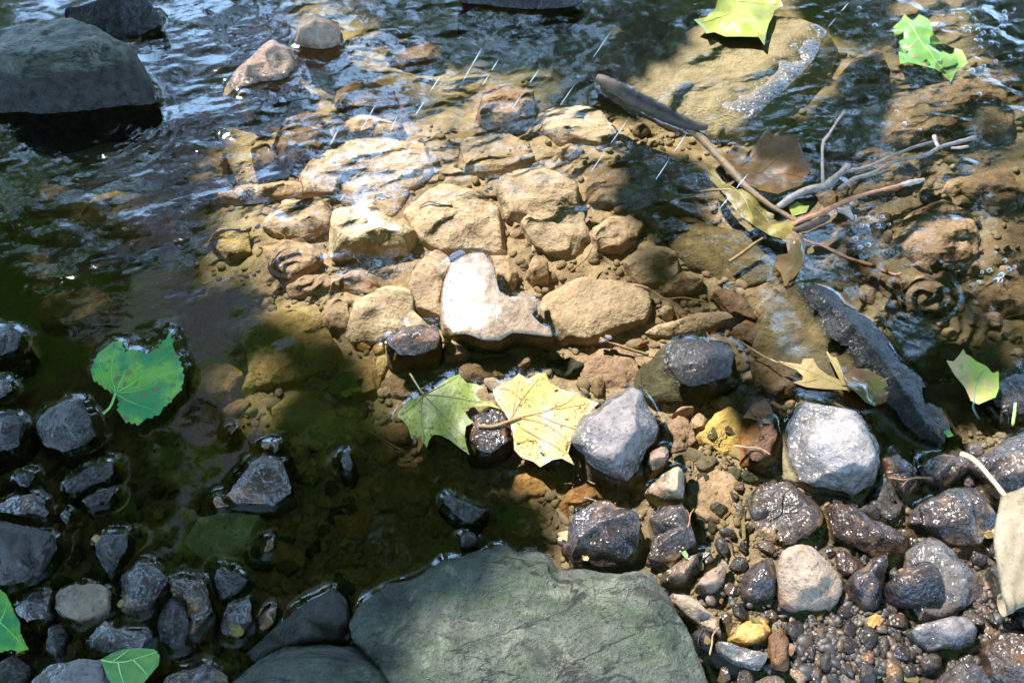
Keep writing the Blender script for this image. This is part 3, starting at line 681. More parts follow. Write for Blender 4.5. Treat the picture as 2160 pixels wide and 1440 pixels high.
# the shallow rapid on the sunlit side
for args in (
    ('stone', 'siltdull', -6, -60, 'wide brown stone under fast water below the green leaf', '1830,252 1900,182 2000,160 2150,180 2165,262 2080,292 1930,312 1850,302'),
    ('stone', 'siltdull', -12, -60, 'brown stone under fast water behind the grey twig', '1760,332 1860,308 1952,350 1930,402 1800,422'),
    ('stone', 'silt', -8, -55, 'pale sunken stone in the rapid past the reddish twig', '1878,502 1920,440 2000,418 2082,470 2062,542 1950,562'),
    ('stone', 'siltdull', -8, -52, 'sunken stone ringed by a bulge of water in the rapid', '1898,622 1930,580 2000,588 2024,640 1980,672 1920,662'),
    ('stone', 'siltdull', -12, -55, 'brown sunken stone beyond the tips of the grey twig', '2000,382 2120,350 2190,420 2100,452'),
    ('stone', 'siltdull', -14, -50, 'dark brown sunken stone beside the dark wedge', '1880,640 1840,600 1800,560 1860,540 1910,590'),
    ('stone', 'siltdull', -10, -52, 'brown sunken stone in glittering water', '2050,620 2100,570 2190,590 2190,660 2090,680'),
    ('stone', 'wedge', -14, -48, 'dark sunken stone behind the upright tan leaf', '1920,760 1980,720 2060,735 2050,790 1960,810'),
    ('stone', 'wetdark', 6, -40, 'black wet stone beside the upright tan leaf', '2085,800 2130,770 2200,760 2200,880 2120,890 2090,850'),
    ('stone', 'silt', -14, -55, 'tan sunken stone beneath the reddish twig', '1740,470 1800,440 1870,460 1850,520 1770,525'),
    ('stone', 'siltdull', -14, -60, 'brown sunken stone past the edge of the sandy boulder', '1760,180 1800,120 1860,100 1880,160 1830,220'),
    ('stone', 'wedge', -22, -60, 'dark sunken stone in the shadow of the sandy boulder', '1640,310 1720,250 1780,270 1740,330 1690,350'),
    ('stone', 'silt', -14, -46, 'long tan blade of stone casting a dark shadow', '1352,704 1380,690 1440,665 1532,653 1562,668 1500,690 1420,706'),
    ('stone', 'silt', -12, -46, 'ochre stone with striped grain beside the big flat stone', '1392,602 1440,568 1486,578 1482,606 1430,622 1398,620'),
    ('stone', 'siltdull', -12, -46, 'slanting brown stone near the narrow end of the dark wedge', '1508,612 1535,602 1562,622 1602,672 1612,690 1590,688 1540,660'),
    ('stone', 'siltdull', -18, -48, 'brown stone wedged against the upper edge of the dark wedge', '1560,608 1642,600 1640,680 1610,692 1590,650'),
    ('stone', 'siltdull', -16, -46, 'knobbly brown stone next to the tan blade', '1545,690 1590,665 1625,695 1600,735 1560,725'),
    ('pebble', 'silt', -12, -46, 'round pebble in the gap past the big flat stone', '1392,655 1405,636 1424,645 1420,668 1400,672'),
    ('pebble', 'brown', -20, -46, 'tiny orange pebble in the deep shadow', '1342,728 1355,716 1366,720 1360,730 1346,734'),
): rock(*args)

# ------------------------------------------------------------------ stream bed
X0, X1, Y0, Y1 = -0.98, 0.98, -0.44, 0.72
def grid(step):
    xs = np.arange(X0, X1 + step, step)
    ys = np.arange(Y0, Y1 + step, step)
    gx, gy = np.meshgrid(xs, ys)
    nx, ny = len(xs), len(ys)
    i = np.arange(nx * ny).reshape(ny, nx)
    F = np.stack([i[:-1, :-1].ravel(), i[:-1, 1:].ravel(), i[1:, 1:].ravel(), i[1:, :-1].ravel()], -1)
    return gx, gy, F, i

def skirt(V, F, i, zf, far=40.0):
    """Carries the sheet on to the horizon with a coarse ring round the fine grid."""
    ring = np.concatenate([i[0, :-1], i[:-1, -1], i[-1, :0:-1], i[:0:-1, 0]])
    n = len(ring)
    prev = ring
    Vs, Fs = [V], [F]
    base = len(V)
    src = V[ring]
    c = src[:, :2].mean(0)
    for k, s in enumerate((1.08, 1.5, 3.0, 8.0, far)):
        v = src.copy()
        v[:, :2] = c + (src[:, :2] - c) * s
        v[:, 2] = zf(k)
        Vs.append(v)
        cur = base + np.arange(n)
        base += n
        Fs.append(np.stack([prev, cur, np.roll(cur, -1), np.roll(prev, -1)], -1))
        prev = cur
    V2 = np.concatenate(Vs)
    F2 = np.concatenate(Fs)
    return V2, F2

b = NT('stream_bed_silt')
big = b.noise(14, 4, 0.6)
mid = b.noise(70, 5, 0.65)
fin = b.noise(380, 3, 0.7)
shallow = b.ramp(b.math('ADD', b.posz(), b.math('MULTIPLY', b.math('SUBTRACT', mid, 0.5), 0.012)), -0.020, -0.006)
att = b.n.new('ShaderNodeAttribute'); att.attribute_name = 'algae'
c1 = b.mix(b.ramp(mid, 0.3, 0.7), (0.22, 0.145, 0.085), (0.39, 0.265, 0.160))
c2 = b.mix(b.ramp(mid, 0.3, 0.7), (0.16, 0.11, 0.048), (0.33, 0.225, 0.095))  # algae tone lifted so the bed shows in deep shade
att3 = b.n.new('ShaderNodeAttribute'); att3.attribute_name = 'green'
c2 = b.mix(b.math('MULTIPLY', b.ramp(big, 0.42, 0.60), att3.outputs['Fac']), c2, (0.24, 0.30, 0.035))  # green of algae and of mirrored foliage, put into the bed colour
c3 = b.mix(b.ramp(mid, 0.3, 0.7), (0.030, 0.022, 0.017), (0.085, 0.060, 0.042))
c1 = b.mix(b.math('MULTIPLY', b.ramp(b.noise(40, 5, 0.7), 0.48, 0.62), 0.6), c1, (0.12, 0.082, 0.05))
c = b.mix(att.outputs['Fac'], c1, c2)
att2 = b.n.new('ShaderNodeAttribute'); att2.attribute_name = 'mud'
c = b.mix(b.math('MULTIPLY', att2.outputs['Fac'], 0.65), c, b.mix(mid, (0.05, 0.034, 0.02), (0.13, 0.088, 0.05)))
c = b.mix(b.math('MULTIPLY', att2.outputs['Fac'], shallow), c, c3)
c = b.mix(b.math('MULTIPLY', b.ramp(fin, 0.55, 0.68), 0.7), c, (0.03, 0.022, 0.014))
wet = b.ramp(b.posz(), -0.001, 0.001)
pr = b.principled(Base_Color=c, Roughness=b.mixf(wet, 0.9, 0.32), Normal=b.bump(b.math('ADD', mid, b.math('MULTIPLY', fin, 0.6)), 1.0, 0.003))
M['bed'] = b.done(pr.outputs[0])

gx, gy, F, I = grid(0.006)
gz = bed_z(gx, gy)
V = np.stack([gx.ravel(), gy.ravel(), gz.ravel()], -1)
nfine = len(V)
V, F = skirt(V, F, I, lambda k: (-0.07, -0.08, -0.10, -0.10, -0.10)[k])
bedme = np_mesh('stream_bed', V, F)
al = idw([(0, 300, 1), (300, 500, 1), (500, 250, 0.6), (450, 430, 0.7), (300, 900, 1), (560, 700, 1), (700, 900, 1), (900, 1080, 1), (100, 1300, 1), (640, 1250, 1), (700, 500, 0), (800, 330, 0.1), (780, 680, 0.2), (900, 700, 0),
          (1000, 400, 0), (1150, 850, 0.2), (1300, 700, 0), (1500, 900, 0), (1600, 1100, 0), (1950, 450, 0.35), (2050, 250, 0.5), (2100, 600, 0.45), (1850, 620, 0.5), (1900, 800, 0.7), (1550, 450, 0.55), (1650, 300, 0.9), (900, 60, 0.7), (1200, 60, 0.8), (2050, 80, 0.7), (1900, 1300, 0.3)], gx, gy, 4)
mu = idw([(1480, 960, 0), (1540, 1130, 0), (1430, 900, 0), (1500, 1290, 0.5), (1650, 1340, 1), (1900, 1380, 1), (2100, 1200, 1), (1900, 1050, 0.9), (1700, 1160, 0.5), (200, 1300, 0.8), (1240, 1190, 0.8), (1390, 1100, 0.6), (600, 500, 0), (1800, 1200, 1), (1950, 450, 0.8), (2050, 250, 0.9), (2100, 600, 0.9), (1850, 580, 0.8), (1300, 400, 0), (1000, 500, 0), (1250, 700, 0), (1550, 600, 0.2), (900, 900, 0)], gx, gy, 4)
gn = idw([(250, 430, 1), (150, 600, .8), (420, 350, .8), (100, 300, .8), (560, 700, .1), (700, 800, .35), (300, 900, .15), (250, 1080, .5), (850, 1050, .1), (1100, 1100, .7), (600, 1150, .1), (520, 330, 0), (600, 250, 0), (470, 230, .1), (750, 150, .05), (900, 120, .1), (1100, 60, .4), (1400, 300, 0), (800, 400, 0), (1900, 400, .2), (500, 480, .2)], gx, gy, 4)
for nm, vals in (('algae', al), ('mud', mu), ('green', gn)):
    full = np.ones(len(V), np.float32)
    full[:nfine] = np.clip(vals.ravel(), 0, 1)
    a = bedme.attributes.new(nm, 'FLOAT', 'POINT')
    a.data.foreach_set('value', full)
bed = mesh_obj('stream_bed', bedme, M['bed'])
tag(bed, kind='structure')

# ------------------------------------------------------------------ fine gravel (nobody could count it) and the small loose stones
def unit_stone(seed, sub=2):
    bm = bmesh.new()
    bmesh.ops.create_icosphere(bm, subdivisions=sub, radius=1.0)
    rng = random.Random(seed)
    pl = [(Vector((rng.gauss(0, 1), rng.gauss(0, 1), rng.gauss(0, 1))).normalized(), rng.uniform(0.55, 0.85)) for _ in range(9)]
    for v in bm.verts:
        d = v.co.normalized()
        r = 1.0
        for n_, h_ in pl:
            q = d.dot(n_)
            if q > 0.05:
                r = min(r, h_ / q)
        v.co = d * r
    return bm
protos = []
for k in range(10):
    bm = unit_stone(40 + k, 2)
    bm.verts.index_update()
    protos.append((np.array([v.co for v in bm.verts]), np.array([[v.index for v in f.verts] for f in bm.faces])))
    bm.free()

rockbm = bmesh.new()
for o in ROCKS:
    me = o.data
    t = bmesh.new(); t.from_mesh(me); t.transform(o.matrix_basis)
    tm = bpy.data.meshes.new('tmp'); t.to_mesh(tm); t.free()
    rockbm.from_mesh(tm)
    bpy.data.meshes.remove(tm)
ROCK_BVH = BVHTree.FromBMesh(rockbm)
rockbm.free()
DOWN = Vector((0, 0, -1))
def top_at(x, y):
    h = ROCK_BVH.ray_cast(Vector((x, y, 1.0)), DOWN)
    return h[0].z if h[0] is not None else -1.0

rng = np.random.default_rng(5)
GV, GF, GC = [], [], []
base = 0
zones = [(1380, 840, 2160, 1440, 3000, 0.0012, 0.0030), (1480, 1270, 2160, 1440, 3800, 0.0012, 0.0036), (350, 250, 1700, 1150, 2200, 0.0016, 0.0045), (0, 850, 1250, 1440, 1500, 0.0018, 0.005), (1100, 100, 2160, 800, 900, 0.002, 0.005)]
for (xa, ya, xb, yb, n, ra, rb) in zones:
    for _ in range(n):
        p = at(rng.uniform(xa, xb), rng.uniform(ya, yb), -0.03)
        if not (X0 < p[0] < X1 and Y0 < p[1] < Y1):
            continue
        if top_at(p[0], p[1]) > -0.006:
            continue
        ix = int((p[0] - X0) / 0.006); iy = int((p[1] - Y0) / 0.006)
        z = gz[min(iy, gz.shape[0] - 1), min(ix, gz.shape[1] - 1)]
        pv, pf = protos[rng.integers(len(protos))]
        r = rng.uniform(ra, rb) * (1 + rng.exponential(0.25))
        a = rng.uniform(0, 6.28)
        sc = np.array([r * rng.uniform(0.8, 1.5), r * rng.uniform(0.7, 1.1), r * rng.uniform(0.5, 0.8)])
        v = pv * sc
        v = np.stack([v[:, 0] * math.cos(a) - v[:, 1] * math.sin(a), v[:, 0] * math.sin(a) + v[:, 1] * math.cos(a), v[:, 2]], -1) + np.array([p[0], p[1], z + r * 0.25])
        GV.append(v); GF.append(pf + base); base += len(v)
        GC.append(np.full(len(v), rng.uniform(0, 1)))
gme = np_mesh('gravel', np.concatenate(GV), np.concatenate(GF))
a = gme.attributes.new('tone', 'FLOAT', 'POINT')
a.data.foreach_set('value', np.concatenate(GC).astype(np.float32))
b = NT('gravel_grains')
t = b.n.new('ShaderNodeAttribute'); t.attribute_name = 'tone'
cr = b.n.new('ShaderNodeValToRGB')
el = cr.color_ramp.elements
el[0].position, el[0].color = 0.0, (0.022, 0.018, 0.016, 1)
el[1].position, el[1].color = 1.0, (0.10, 0.075, 0.055, 1)
for pos_, c_ in ((0.35, (0.05, 0.034, 0.024, 1)), (0.6, (0.04, 0.035, 0.033, 1)), (0.8, (0.10, 0.06, 0.03, 1))):
    e = el.new(pos_); e.color = c_
b.link(t.outputs['Fac'], cr.inputs[0])
wet = b.ramp(b.posz(), -0.002, 0.001)
sub = b.mix(0.55, cr.outputs[0], (0.30, 0.21, 0.105))
att = b.noise(120, 4)
pr = b.principled(Base_Color=b.mix(wet, sub, b.mix(0.45, cr.outputs[0], (0.012, 0.010, 0.009))), Roughness=b.mixf(wet, 0.85, 0.55), Normal=b.bump(att, 0.8, 0.001))
M['gravel'] = b.done(pr.outputs[0])
g = mesh_obj('gravel', gme, M['gravel'])
tag(g, kind='stuff')

# small stones lying loose between the named ones: each a thing of its own
LOOSE = []
def loose(n, x0, y0, x1, y1, rmin, rmax, mats, label, group, zmax=-0.002, seed=1, name='pebble', cat='pebble', sink=0.25):
    r_ = random.Random(seed)
    meshes = []
    for k in range(6):
        bm = unit_stone(seed * 31 + k, 3)
        co = np.array([v.co for v in bm.verts])
        nn = fbm(co * 2.2 + k * 5, seed, 3) * 0.10
        for v, q in zip(bm.verts, nn):
            v.co *= 1 + q
        me = bpy.data.meshes.new(name); bm.to_mesh(me); bm.free()
        me.polygons.foreach_set('use_smooth', np.ones(len(me.polygons), bool))
        meshes.append({m: None for m in mats}); meshes[-1]['src'] = me
    made, tries = [], 0
    while len(made) < n and tries < n * 60:
        tries += 1
        q = at(r_.uniform(x0, x1), r_.uniform(y0, y1), -0.01)
        r = r_.uniform(rmin, rmax)
        if any(top_at(q[0] + dx, q[1] + dy) > zmax for dx, dy in ((0, 0), (r * .8, 0), (-r * .8, 0), (0, r * .8), (0, -r * .8))):
            continue
        if any((q[0] - a) ** 2 + (q[1] - b_) ** 2 < (0.8 * (r + c_)) ** 2 for a, b_, c_ in LOOSE):
            continue
        k = r_.randrange(6); mk = r_.choice(mats)
        if meshes[k][mk] is None:
            me = meshes[k]['src'].copy(); me.name = name; me.materials.append(M[mk]); meshes[k][mk] = me
        o = bpy.data.objects.new(name, meshes[k][mk])
        COL.objects.link(o)
        ix = min(gz.shape[1] - 1, max(0, int((q[0] - X0) / 0.006))); iy = min(gz.shape[0] - 1, max(0, int((q[1] - Y0) / 0.006)))
        sx, sy, sz = r * r_.uniform(0.9, 1.35), r * r_.uniform(0.7, 1.0), r * r_.uniform(0.5, 0.8)
        o.location = (q[0], q[1], gz[iy, ix] + sz * sink)
        o.scale = (sx, sy, sz)
        o.rotation_euler = (r_.uniform(-.4, .4), r_.uniform(-.4, .4), r_.uniform(0, 6.28))
        tag(o, label, cat, group)
        LOOSE.append((q[0], q[1], r)); made.append(o)
    return made
PEB = []
PEB += loose(70, 1380, 1000, 2160, 1440, 0.006, 0.012, ['wetgrey', 'wetbrown', 'wetdark', 'wetdark'], 'small wet pebble wedged between the sunlit stones of the margin', 'wet pebbles of the sunlit margin', seed=3, sink=0.45)
PEB += loose(34, 0, 960, 760, 1440, 0.006, 0.013, ['wetdark', 'algae', 'wetgrey'], 'small dim pebble between the shaded stones of the near pool', 'dim pebbles of the shaded pool', seed=5)
PEB += loose(50, 540, 380, 1700, 860, 0.006, 0.015, ['silt', 'silt', 'siltdull', 'siltpale'], 'small silt covered pebble filling a gap in the sunlit shallows', 'silt covered pebbles of the sunlit shallows', seed=7)
PEB += loose(34, 1640, 300, 2160, 800, 0.008, 0.017, ['siltdull', 'silt', 'wedge'], 'small brown pebble under the fast water of the rapid', 'brown pebbles of the rapid', seed=9, zmax=-0.006)
PEB += loose(26, 350, 560, 1100, 1100, 0.008, 0.018, ['algae', 'algae', 'brown'], 'small olive pebble sunk in the brown shaded water', 'olive pebbles of the shaded water', seed=11, zmax=-0.010)

PEB += loose(46, 1380, 950, 2160, 1440, 0.010, 0.019, ['wetgrey', 'wetbrown', 'wetdark'], 'wet walnut sized stone packed between the larger sunlit stones', 'walnut sized stones of the sunlit margin', seed=21, sink=0.35, name='stone', cat='stone', zmax=0.004)
PEB += loose(56, 0, 960, 740, 1440, 0.008, 0.019, ['wetdark', 'wetdark', 'wetbrown'], 'wet dark walnut sized stone among the shaded near stones', 'walnut sized stones of the shaded margin', seed=23, sink=0.5, name='stone', cat='stone')

# ------------------------------------------------------------------ leaves
def leafmat(name, c1, c2, spot=None, spot_amt=0.6, vein=(0.1, 0.08, 0.03), transl=0.35, rough=0.4, speck=0.0, patch=14, spotscale=45):
    b = NT(name)
    n1 = b.noise(patch, 4, 0.6)
    n2 = b.noise(110, 4, 0.6)
    c = b.mix(b.ramp(n1, 0.40, 0.60), c1, c2)
    c = b.mix(b.math('MULTIPLY', b.ramp(n2, 0.35, 0.65), 0.35), c, tuple(q * 0.55 for q in c1))
    if spot:
        vv = b.n.new('ShaderNodeTexVoronoi')
        b.link(b.pos, vv.inputs['Vector'])
        vv.inputs['Scale'].default_value = spotscale
        d = b.math('ADD', vv.outputs['Distance'], b.math('MULTIPLY', b.noise(160, 2), 0.18))
        keep = b.ramp(b.noise(16, 2), 0.44, 0.54)
        c = b.mix(b.math('MULTIPLY', b.math('MULTIPLY', b.ramp(d, 0.36, 0.28), keep), spot_amt), c, spot)
        c = b.mix(b.math('MULTIPLY', b.math('MULTIPLY', b.ramp(b.math('ABSOLUTE', b.math('SUBTRACT', d, 0.34)), 0.05, 0.0), keep), spot_amt * 0.5), c, (0.06, 0.04, 0.02))
    if speck:
        c = b.mix(b.math('MULTIPLY', b.ramp(b.noise(330, 3, 0.7), 0.56, 0.64), speck), c, (0.05, 0.035, 0.015))
        c = b.mix(b.math('MULTIPLY', b.math('MULTIPLY', b.ramp(b.noise(120, 5, 0.7), 0.56, 0.62), b.ramp(b.noise(26, 2), 0.45, 0.6)), speck), c, (0.06, 0.04, 0.015))
    nb = b.bump(b.math('ADD', b.noise(70, 3), b.math('MULTIPLY', n2, 0.5)), 0.5, 0.002)
    p = b.principled(Base_Color=c, Roughness=rough, Normal=nb)
    tr = b.n.new('ShaderNodeBsdfTranslucent')
    b.link(c, tr.inputs['Color'])
    mx = b.n.new('ShaderNodeMixShader')
    mx.inputs[0].default_value = transl
    b.link(p.outputs[0], mx.inputs[1]); b.link(tr.outputs[0], mx.inputs[2])
    m1 = b.done(mx.outputs[0])
    b = NT(name + '_vein')
    p = b.principled(Base_Color=vein, Roughness=0.5)
    return [m1, b.done(p.outputs[0])]

def tube(bm, pts, radii, sides=6, mat=0, wob=0.0, seed=0):
    """A tapering tube through world points."""
    rng = random.Random(seed)
    pts = [Vector(p) for p in pts]
    rings = []
    n = len(pts)
    for k, p in enumerate(pts):
        t = (pts[min(k + 1, n - 1)] - pts[max(k - 1, 0)]).normalized()
        u = t.cross(Vector((0.13, 0.21, 1.0)))
        if u.length < 1e-4:
            u = t.cross(Vector((1, 0, 0)))
        u.normalize()
        w = t.cross(u)
        r = radii[k] if isinstance(radii, (list, tuple)) else radii
        ring = []
        for j in range(sides):
            a = 6.28318 * j / sides
            rr = r * (1 + wob * rng.uniform(-1, 1))
            ring.append(bm.verts.new(p + u * math.cos(a) * rr + w * math.sin(a) * rr))
        rings.append(ring)
    fs = []
    for a, c in zip(rings, rings[1:]):
        for j in range(sides):
            fs.append(bm.faces.new((a[j], a[(j + 1) % sides], c[(j + 1) % sides], c[j])))
    fs.append(bm.faces.new(rings[0][::-1])); fs.append(bm.faces.new(rings[-1]))
    for f in fs:
        f.material_index = mat
        f.smooth = True

def spline(pts, step):
    """Catmull-Rom through 3-D points, about one point every step metres."""
    p = [Vector(q) for q in pts]
    p = [p[0] * 2 - p[1]] + p + [p[-1] * 2 - p[-2]]
    out = []
    for k in range(1, len(p) - 2):
        L = (p[k + 1] - p[k]).length
        m = max(1, int(L / step))
        for j in range(m):
            t = j / m
            a, b_, c, d = p[k - 1], p[k], p[k + 1], p[k + 2]
            out.append(0.5 * ((2 * b_) + (c - a) * t + (2 * a - 5 * b_ + 4 * c - d) * t * t + (3 * b_ - a - 3 * c + d) * t ** 3))
    out.append(p[-2])
    return out

def leaf(label, out, z, mats, veins=(), petiole=None, zfun=None, vr=0.0007, group=None, amp=0.0015, serr=0.0, seed=1, pz=None, cat='leaf', pr=0.0013):
    """A leaf blade cut to an outline in photo pixels, lying at z mm, with raised veins and a stalk as its part."""
    rng = random.Random(seed)
    o = P(out)
    if serr:
        q = []
        for k in range(len(o)):
            a, c = o[k], o[(k + 1) % len(o)]
            L = math.hypot(c[0] - a[0], c[1] - a[1])
            m = max(1, int(L / 11))
            for j in range(m):
                t = j / m
                q.append((a[0] + (c[0] - a[0]) * t, a[1] + (c[1] - a[1]) * t))
                if m > 1:
                    t2 = t + 0.35 / m
                    nx, ny = (c[1] - a[1]) / L, -(c[0] - a[0]) / L
                    s = serr * rng.uniform(0.5, 1.2)
                    q.append((a[0] + (c[0] - a[0]) * t2 + nx * s, a[1] + (c[1] - a[1]) * t2 + ny * s))
        o = q
    z0 = z * 0.001
    W3 = [at(x, y, z0) for x, y in o]
    n = len(W3)
    poly = [(q[0], q[1]) for q in W3]
    xs = [q[0] for q in poly]; ys = [q[1] for q in poly]
    st = max(0.0035, min(max(xs) - min(xs), max(ys) - min(ys)) / 22)
    pts = [Vector(q) for q in poly]
    GX, GY = np.meshgrid(np.arange(min(xs), max(xs), st), np.arange(min(ys), max(ys), st))
    GX = GX + np.random.default_rng(seed).uniform(-.25, .25, GX.shape) * st
    ins = inside(poly, GX, GY)
    arr = np.array(poly)
    for x, y in zip(GX[ins], GY[ins]):
        if ((arr - (x, y)) ** 2).sum(1).min() > (0.45 * st) ** 2:
            pts.append(Vector((x, y)))
    vs, es, fs, ov, oe, of = delaunay_2d_cdt(pts, [(k, (k + 1) % n) for k in range(n)], [], 1, 1e-6)
    A = np.array([(v[0], v[1], 0.0) for v in vs])
    nz = fbm(A * 28 + seed, seed, 2) * amp * 2 + fbm(A * 90 + seed, seed + 3, 2) * amp * 0.5
    def zat(x, y, base=None):
        a = np.array([[x, y, 0.0]])
        zz = z0 + (fbm(a * 28 + seed, seed, 2) * amp * 2 + fbm(a * 90 + seed, seed + 3, 2) * amp * 0.5)[0]
        if zfun:
            px, py = to_px(x, y, z0)
            zz += zfun(px, py) * 0.001
        return zz
    bm = bmesh.new()
    bv = []
    for k, v in enumerate(vs):
        zz = z0 + nz[k]
        if zfun:
            px, py = to_px(v[0], v[1], z0)
            zz += zfun(px, py) * 0.001
        bv.append(bm.verts.new((v[0], v[1], zz)))
    for f in fs:
        try:
            bm.faces.new([bv[k] for k in f])
        except ValueError:
            pass
    for v in [v for v in bm.verts if not v.link_faces]:
        bm.verts.remove(v)
    bm.normal_update()
    if sum(f.normal.z for f in bm.faces) < 0:
        bmesh.ops.reverse_faces(bm, faces=bm.faces[:])
    top = bm.faces[:]
    g = bmesh.ops.duplicate(bm, geom=bm.verts[:] + bm.edges[:] + top)
    dv = [q for q in g['geom'] if isinstance(q, bmesh.types.BMVert)]
    for v in dv:
        v.co.z -= 0.0004
    df = [q for q in g['geom'] if isinstance(q, bmesh.types.BMFace)]
    bmesh.ops.reverse_faces(bm, faces=df)
    for vl in veins:
        w = [at(x, y, z0) for x, y in P(vl)]
        sp = spline([(q[0], q[1], 0) for q in w], 0.004)
        m = len(sp)
        tube(bm, [(q.x, q.y, zat(q.x, q.y) + 0.0002) for q in sp], [vr * (1 - 0.7 * k / m) for k in range(m)], 5, 1)
    cx, cy = sum(xs) / n, sum(ys) / n
    ob = mesh_obj('leaf', bm, mats, smooth=True, origin=(cx, cy, z0))
    tag(ob, label, cat, group)
    if petiole:
        pp = P(petiole)
        if len(pp[0]) == 3:
            w = [at(x, y, zz * 0.001) for x, y, zz in pp]
        else:
            w = [at(x, y, (z if pz is None else pz) * 0.001) for x, y in pp]
            w[0][2] = zat(w[0][0], w[0][1]) + 0.0006
        sp = spline(w, 0.003)
        m = len(sp)
        bm = bmesh.new()
        tube(bm, [q - Vector((cx, cy, z0)) for q in sp], [pr * (1 + 0.25 * max(0, (k - m + 4)) / 4) for k in range(m)], 7, 0)
        mesh_obj('stalk', bm, mats[1], parent=ob)
    LEAVES.append(ob)
    return ob
LEAVES = []
G_ = lambda x, y, cx, cy, r: math.exp(-((x - cx) ** 2 + (y - cy) ** 2) / r ** 2)

green = leafmat('green_leaf', (0.20, 0.44, 0.06), (0.035, 0.25, 0.085), spot=(0.22, 0.155, 0.085), spot_amt=1.0, vein=(0.13, 0.36, 0.07), transl=0.25, patch=30, spotscale=75, speck=0.25)
leaf('green heart shaped leaf with brown spots floating in the shaded pool', '240,830 215,812 196,798 192,780 200,765 210,745 225,735 238,722 255,720 262,745 275,738 300,742 305,752 335,735 350,718 358,700 364,728 372,748 382,772 386,800 376,828 362,842 345,858 338,872 310,880 295,894 260,884 250,868 252,846',
     4.6, green, veins=('245,826 262,790 290,765', '245,828 290,800 362,740', '245,829 300,822 370,790', '245,829 235,790 245,735', '246,831 280,850 320,862', '244,828 222,800 210,770'), petiole='244,830 232,858 217,872', amp=0.0008, serr=5.0, seed=3, zfun=lambda x, y: 2.2 * G_(x, y, 225, 775, 50))
ygreen = leafmat('yellow_green_leaf', (0.28, 0.31, 0.05), (0.14, 0.19, 0.035), vein=(0.10, 0.09, 0.02), transl=0.25, speck=0.9, patch=9)
leaf('lobed leaf mottled green and yellow, dark flecked, half in shade', '893,833 910,825 930,812 948,798 968,790 985,808 1005,810 1022,820 1008,822 1003,832 1015,845 1040,850 1054,862 1030,856 1000,858 983,862 982,872 990,885 1000,893 983,902 980,925 990,962 968,945 950,930 930,920 915,918 905,930 900,945 885,920 868,925 862,905 852,890 838,880 845,865 862,845',
     4.2, ygreen, veins=('893,833 930,872 985,930', '893,833 940,838 1020,850', '893,834 935,815 965,795', '893,834 888,870 895,930', '893,834 870,860 845,878', '915,855 940,905 965,935'), petiole='893,833 880,812 865,788', amp=0.0018, seed=5, pr=0.0011)
yellow = leafmat('pale_yellow_leaf', (0.60, 0.45, 0.21), (0.44, 0.32, 0.08), spot=(0.30, 0.17, 0.05), spot_amt=0.5, spotscale=90, vein=(0.24, 0.13, 0.04), transl=0.2, speck=0.95, patch=8)
leaf('pale yellow lobed leaf with a reddish stalk, fully sunlit', '1075,888 1065,870 1045,845 1040,825 1062,808 1080,800 1095,785 1112,800 1130,790 1150,786 1160,805 1180,818 1215,830 1250,845 1262,852 1248,862 1236,885 1224,915 1205,930 1198,955 1212,978 1185,965 1165,968 1140,982 1125,970 1100,962 1085,945 1082,915',
     4.6, yellow, veins=('1075,888 1130,872 1185,862 1245,850', '1075,888 1100,845 1135,800', '1078,886 1090,830 1098,795', '1095,900 1150,930 1195,955', '1130,872 1170,892 1225,910', '1090,880 1150,895 1200,930', '1100,845 1075,825 1050,822', '1150,868 1195,850 1215,832'),
     petiole='1098,880,6 1068,890,7.5 1040,899,8 1008,898,8', amp=0.0024, seed=9, vr=0.0009, pr=0.0016, zfun=lambda x, y: 1.5 * G_(x, y, 1180, 850, 60))
lime = leafmat('lime_leaf', (0.30, 0.33, 0.055), (0.19, 0.22, 0.04), spot=(0.22, 0.14, 0.05), spot_amt=0.6, vein=(0.35, 0.34, 0.08), transl=0.25, patch=10)
leaf('yellow-green fallen leaf lying on the sandy topped boulder', '1462,48 1490,35 1510,15 1520,-20 1600,-30 1640,-5 1652,12 1634,18 1632,30 1622,50 1616,72 1613,94 1600,80 1560,78 1530,76 1508,64 1490,70 1486,58',
     10.0, lime, veins=('1560,-20 1550,30 1520,70', '1555,0 1590,40 1610,85', '1550,20 1500,40 1470,48', '1560,0 1600,5 1640,10'), amp=0.004, seed=11, zfun=lambda x, y: 3 * G_(x, y, 1620, 60, 40))
grn2 = leafmat('olive_green_leaf', (0.24, 0.38, 0.06), (0.10, 0.24, 0.05), spot=(0.25, 0.15, 0.05), spot_amt=0.7, vein=(0.3, 0.36, 0.1), transl=0.25, patch=13)
leaf('green leaf stranded in the glittering fast water', '1882,58 1900,45 1908,28 1925,45 1940,28 1958,48 1968,72 1985,82 2010,95 2030,105 2042,132 2020,145 2008,168 1992,152 1975,142 1945,135 1920,132 1898,136 1895,112 1900,90 1888,72',
     3.0, grn2, veins=('1915,50 1950,100 2000,150', '1935,85 1910,110 1900,130', '1950,98 1990,105 2035,130'), amp=0.004, seed=13)
rust = leafmat('rust_brown_leaf', (0.16, 0.085, 0.038), (0.26, 0.13, 0.04), vein=(0.12, 0.06, 0.02), transl=0.45, speck=0.6, rough=0.5, patch=22)
leaf('brown curled leaf with a translucent orange rim behind the stick', '1520,330 1540,318 1552,302 1566,312 1578,322 1590,312 1612,292 1628,312 1650,318 1682,318 1670,328 1690,345 1712,352 1704,372 1690,392 1660,402 1640,410 1600,402 1570,385 1540,360',
     -2.5, rust, veins=('1530,340 1600,365 1700,380', '1560,352 1590,330 1612,300', '1600,365 1640,345 1690,348'), amp=0.002, seed=15, zfun=lambda x, y: 30 * G_(x, y, 1668, 318, 42) + 16 * G_(x, y, 1612, 296, 26))
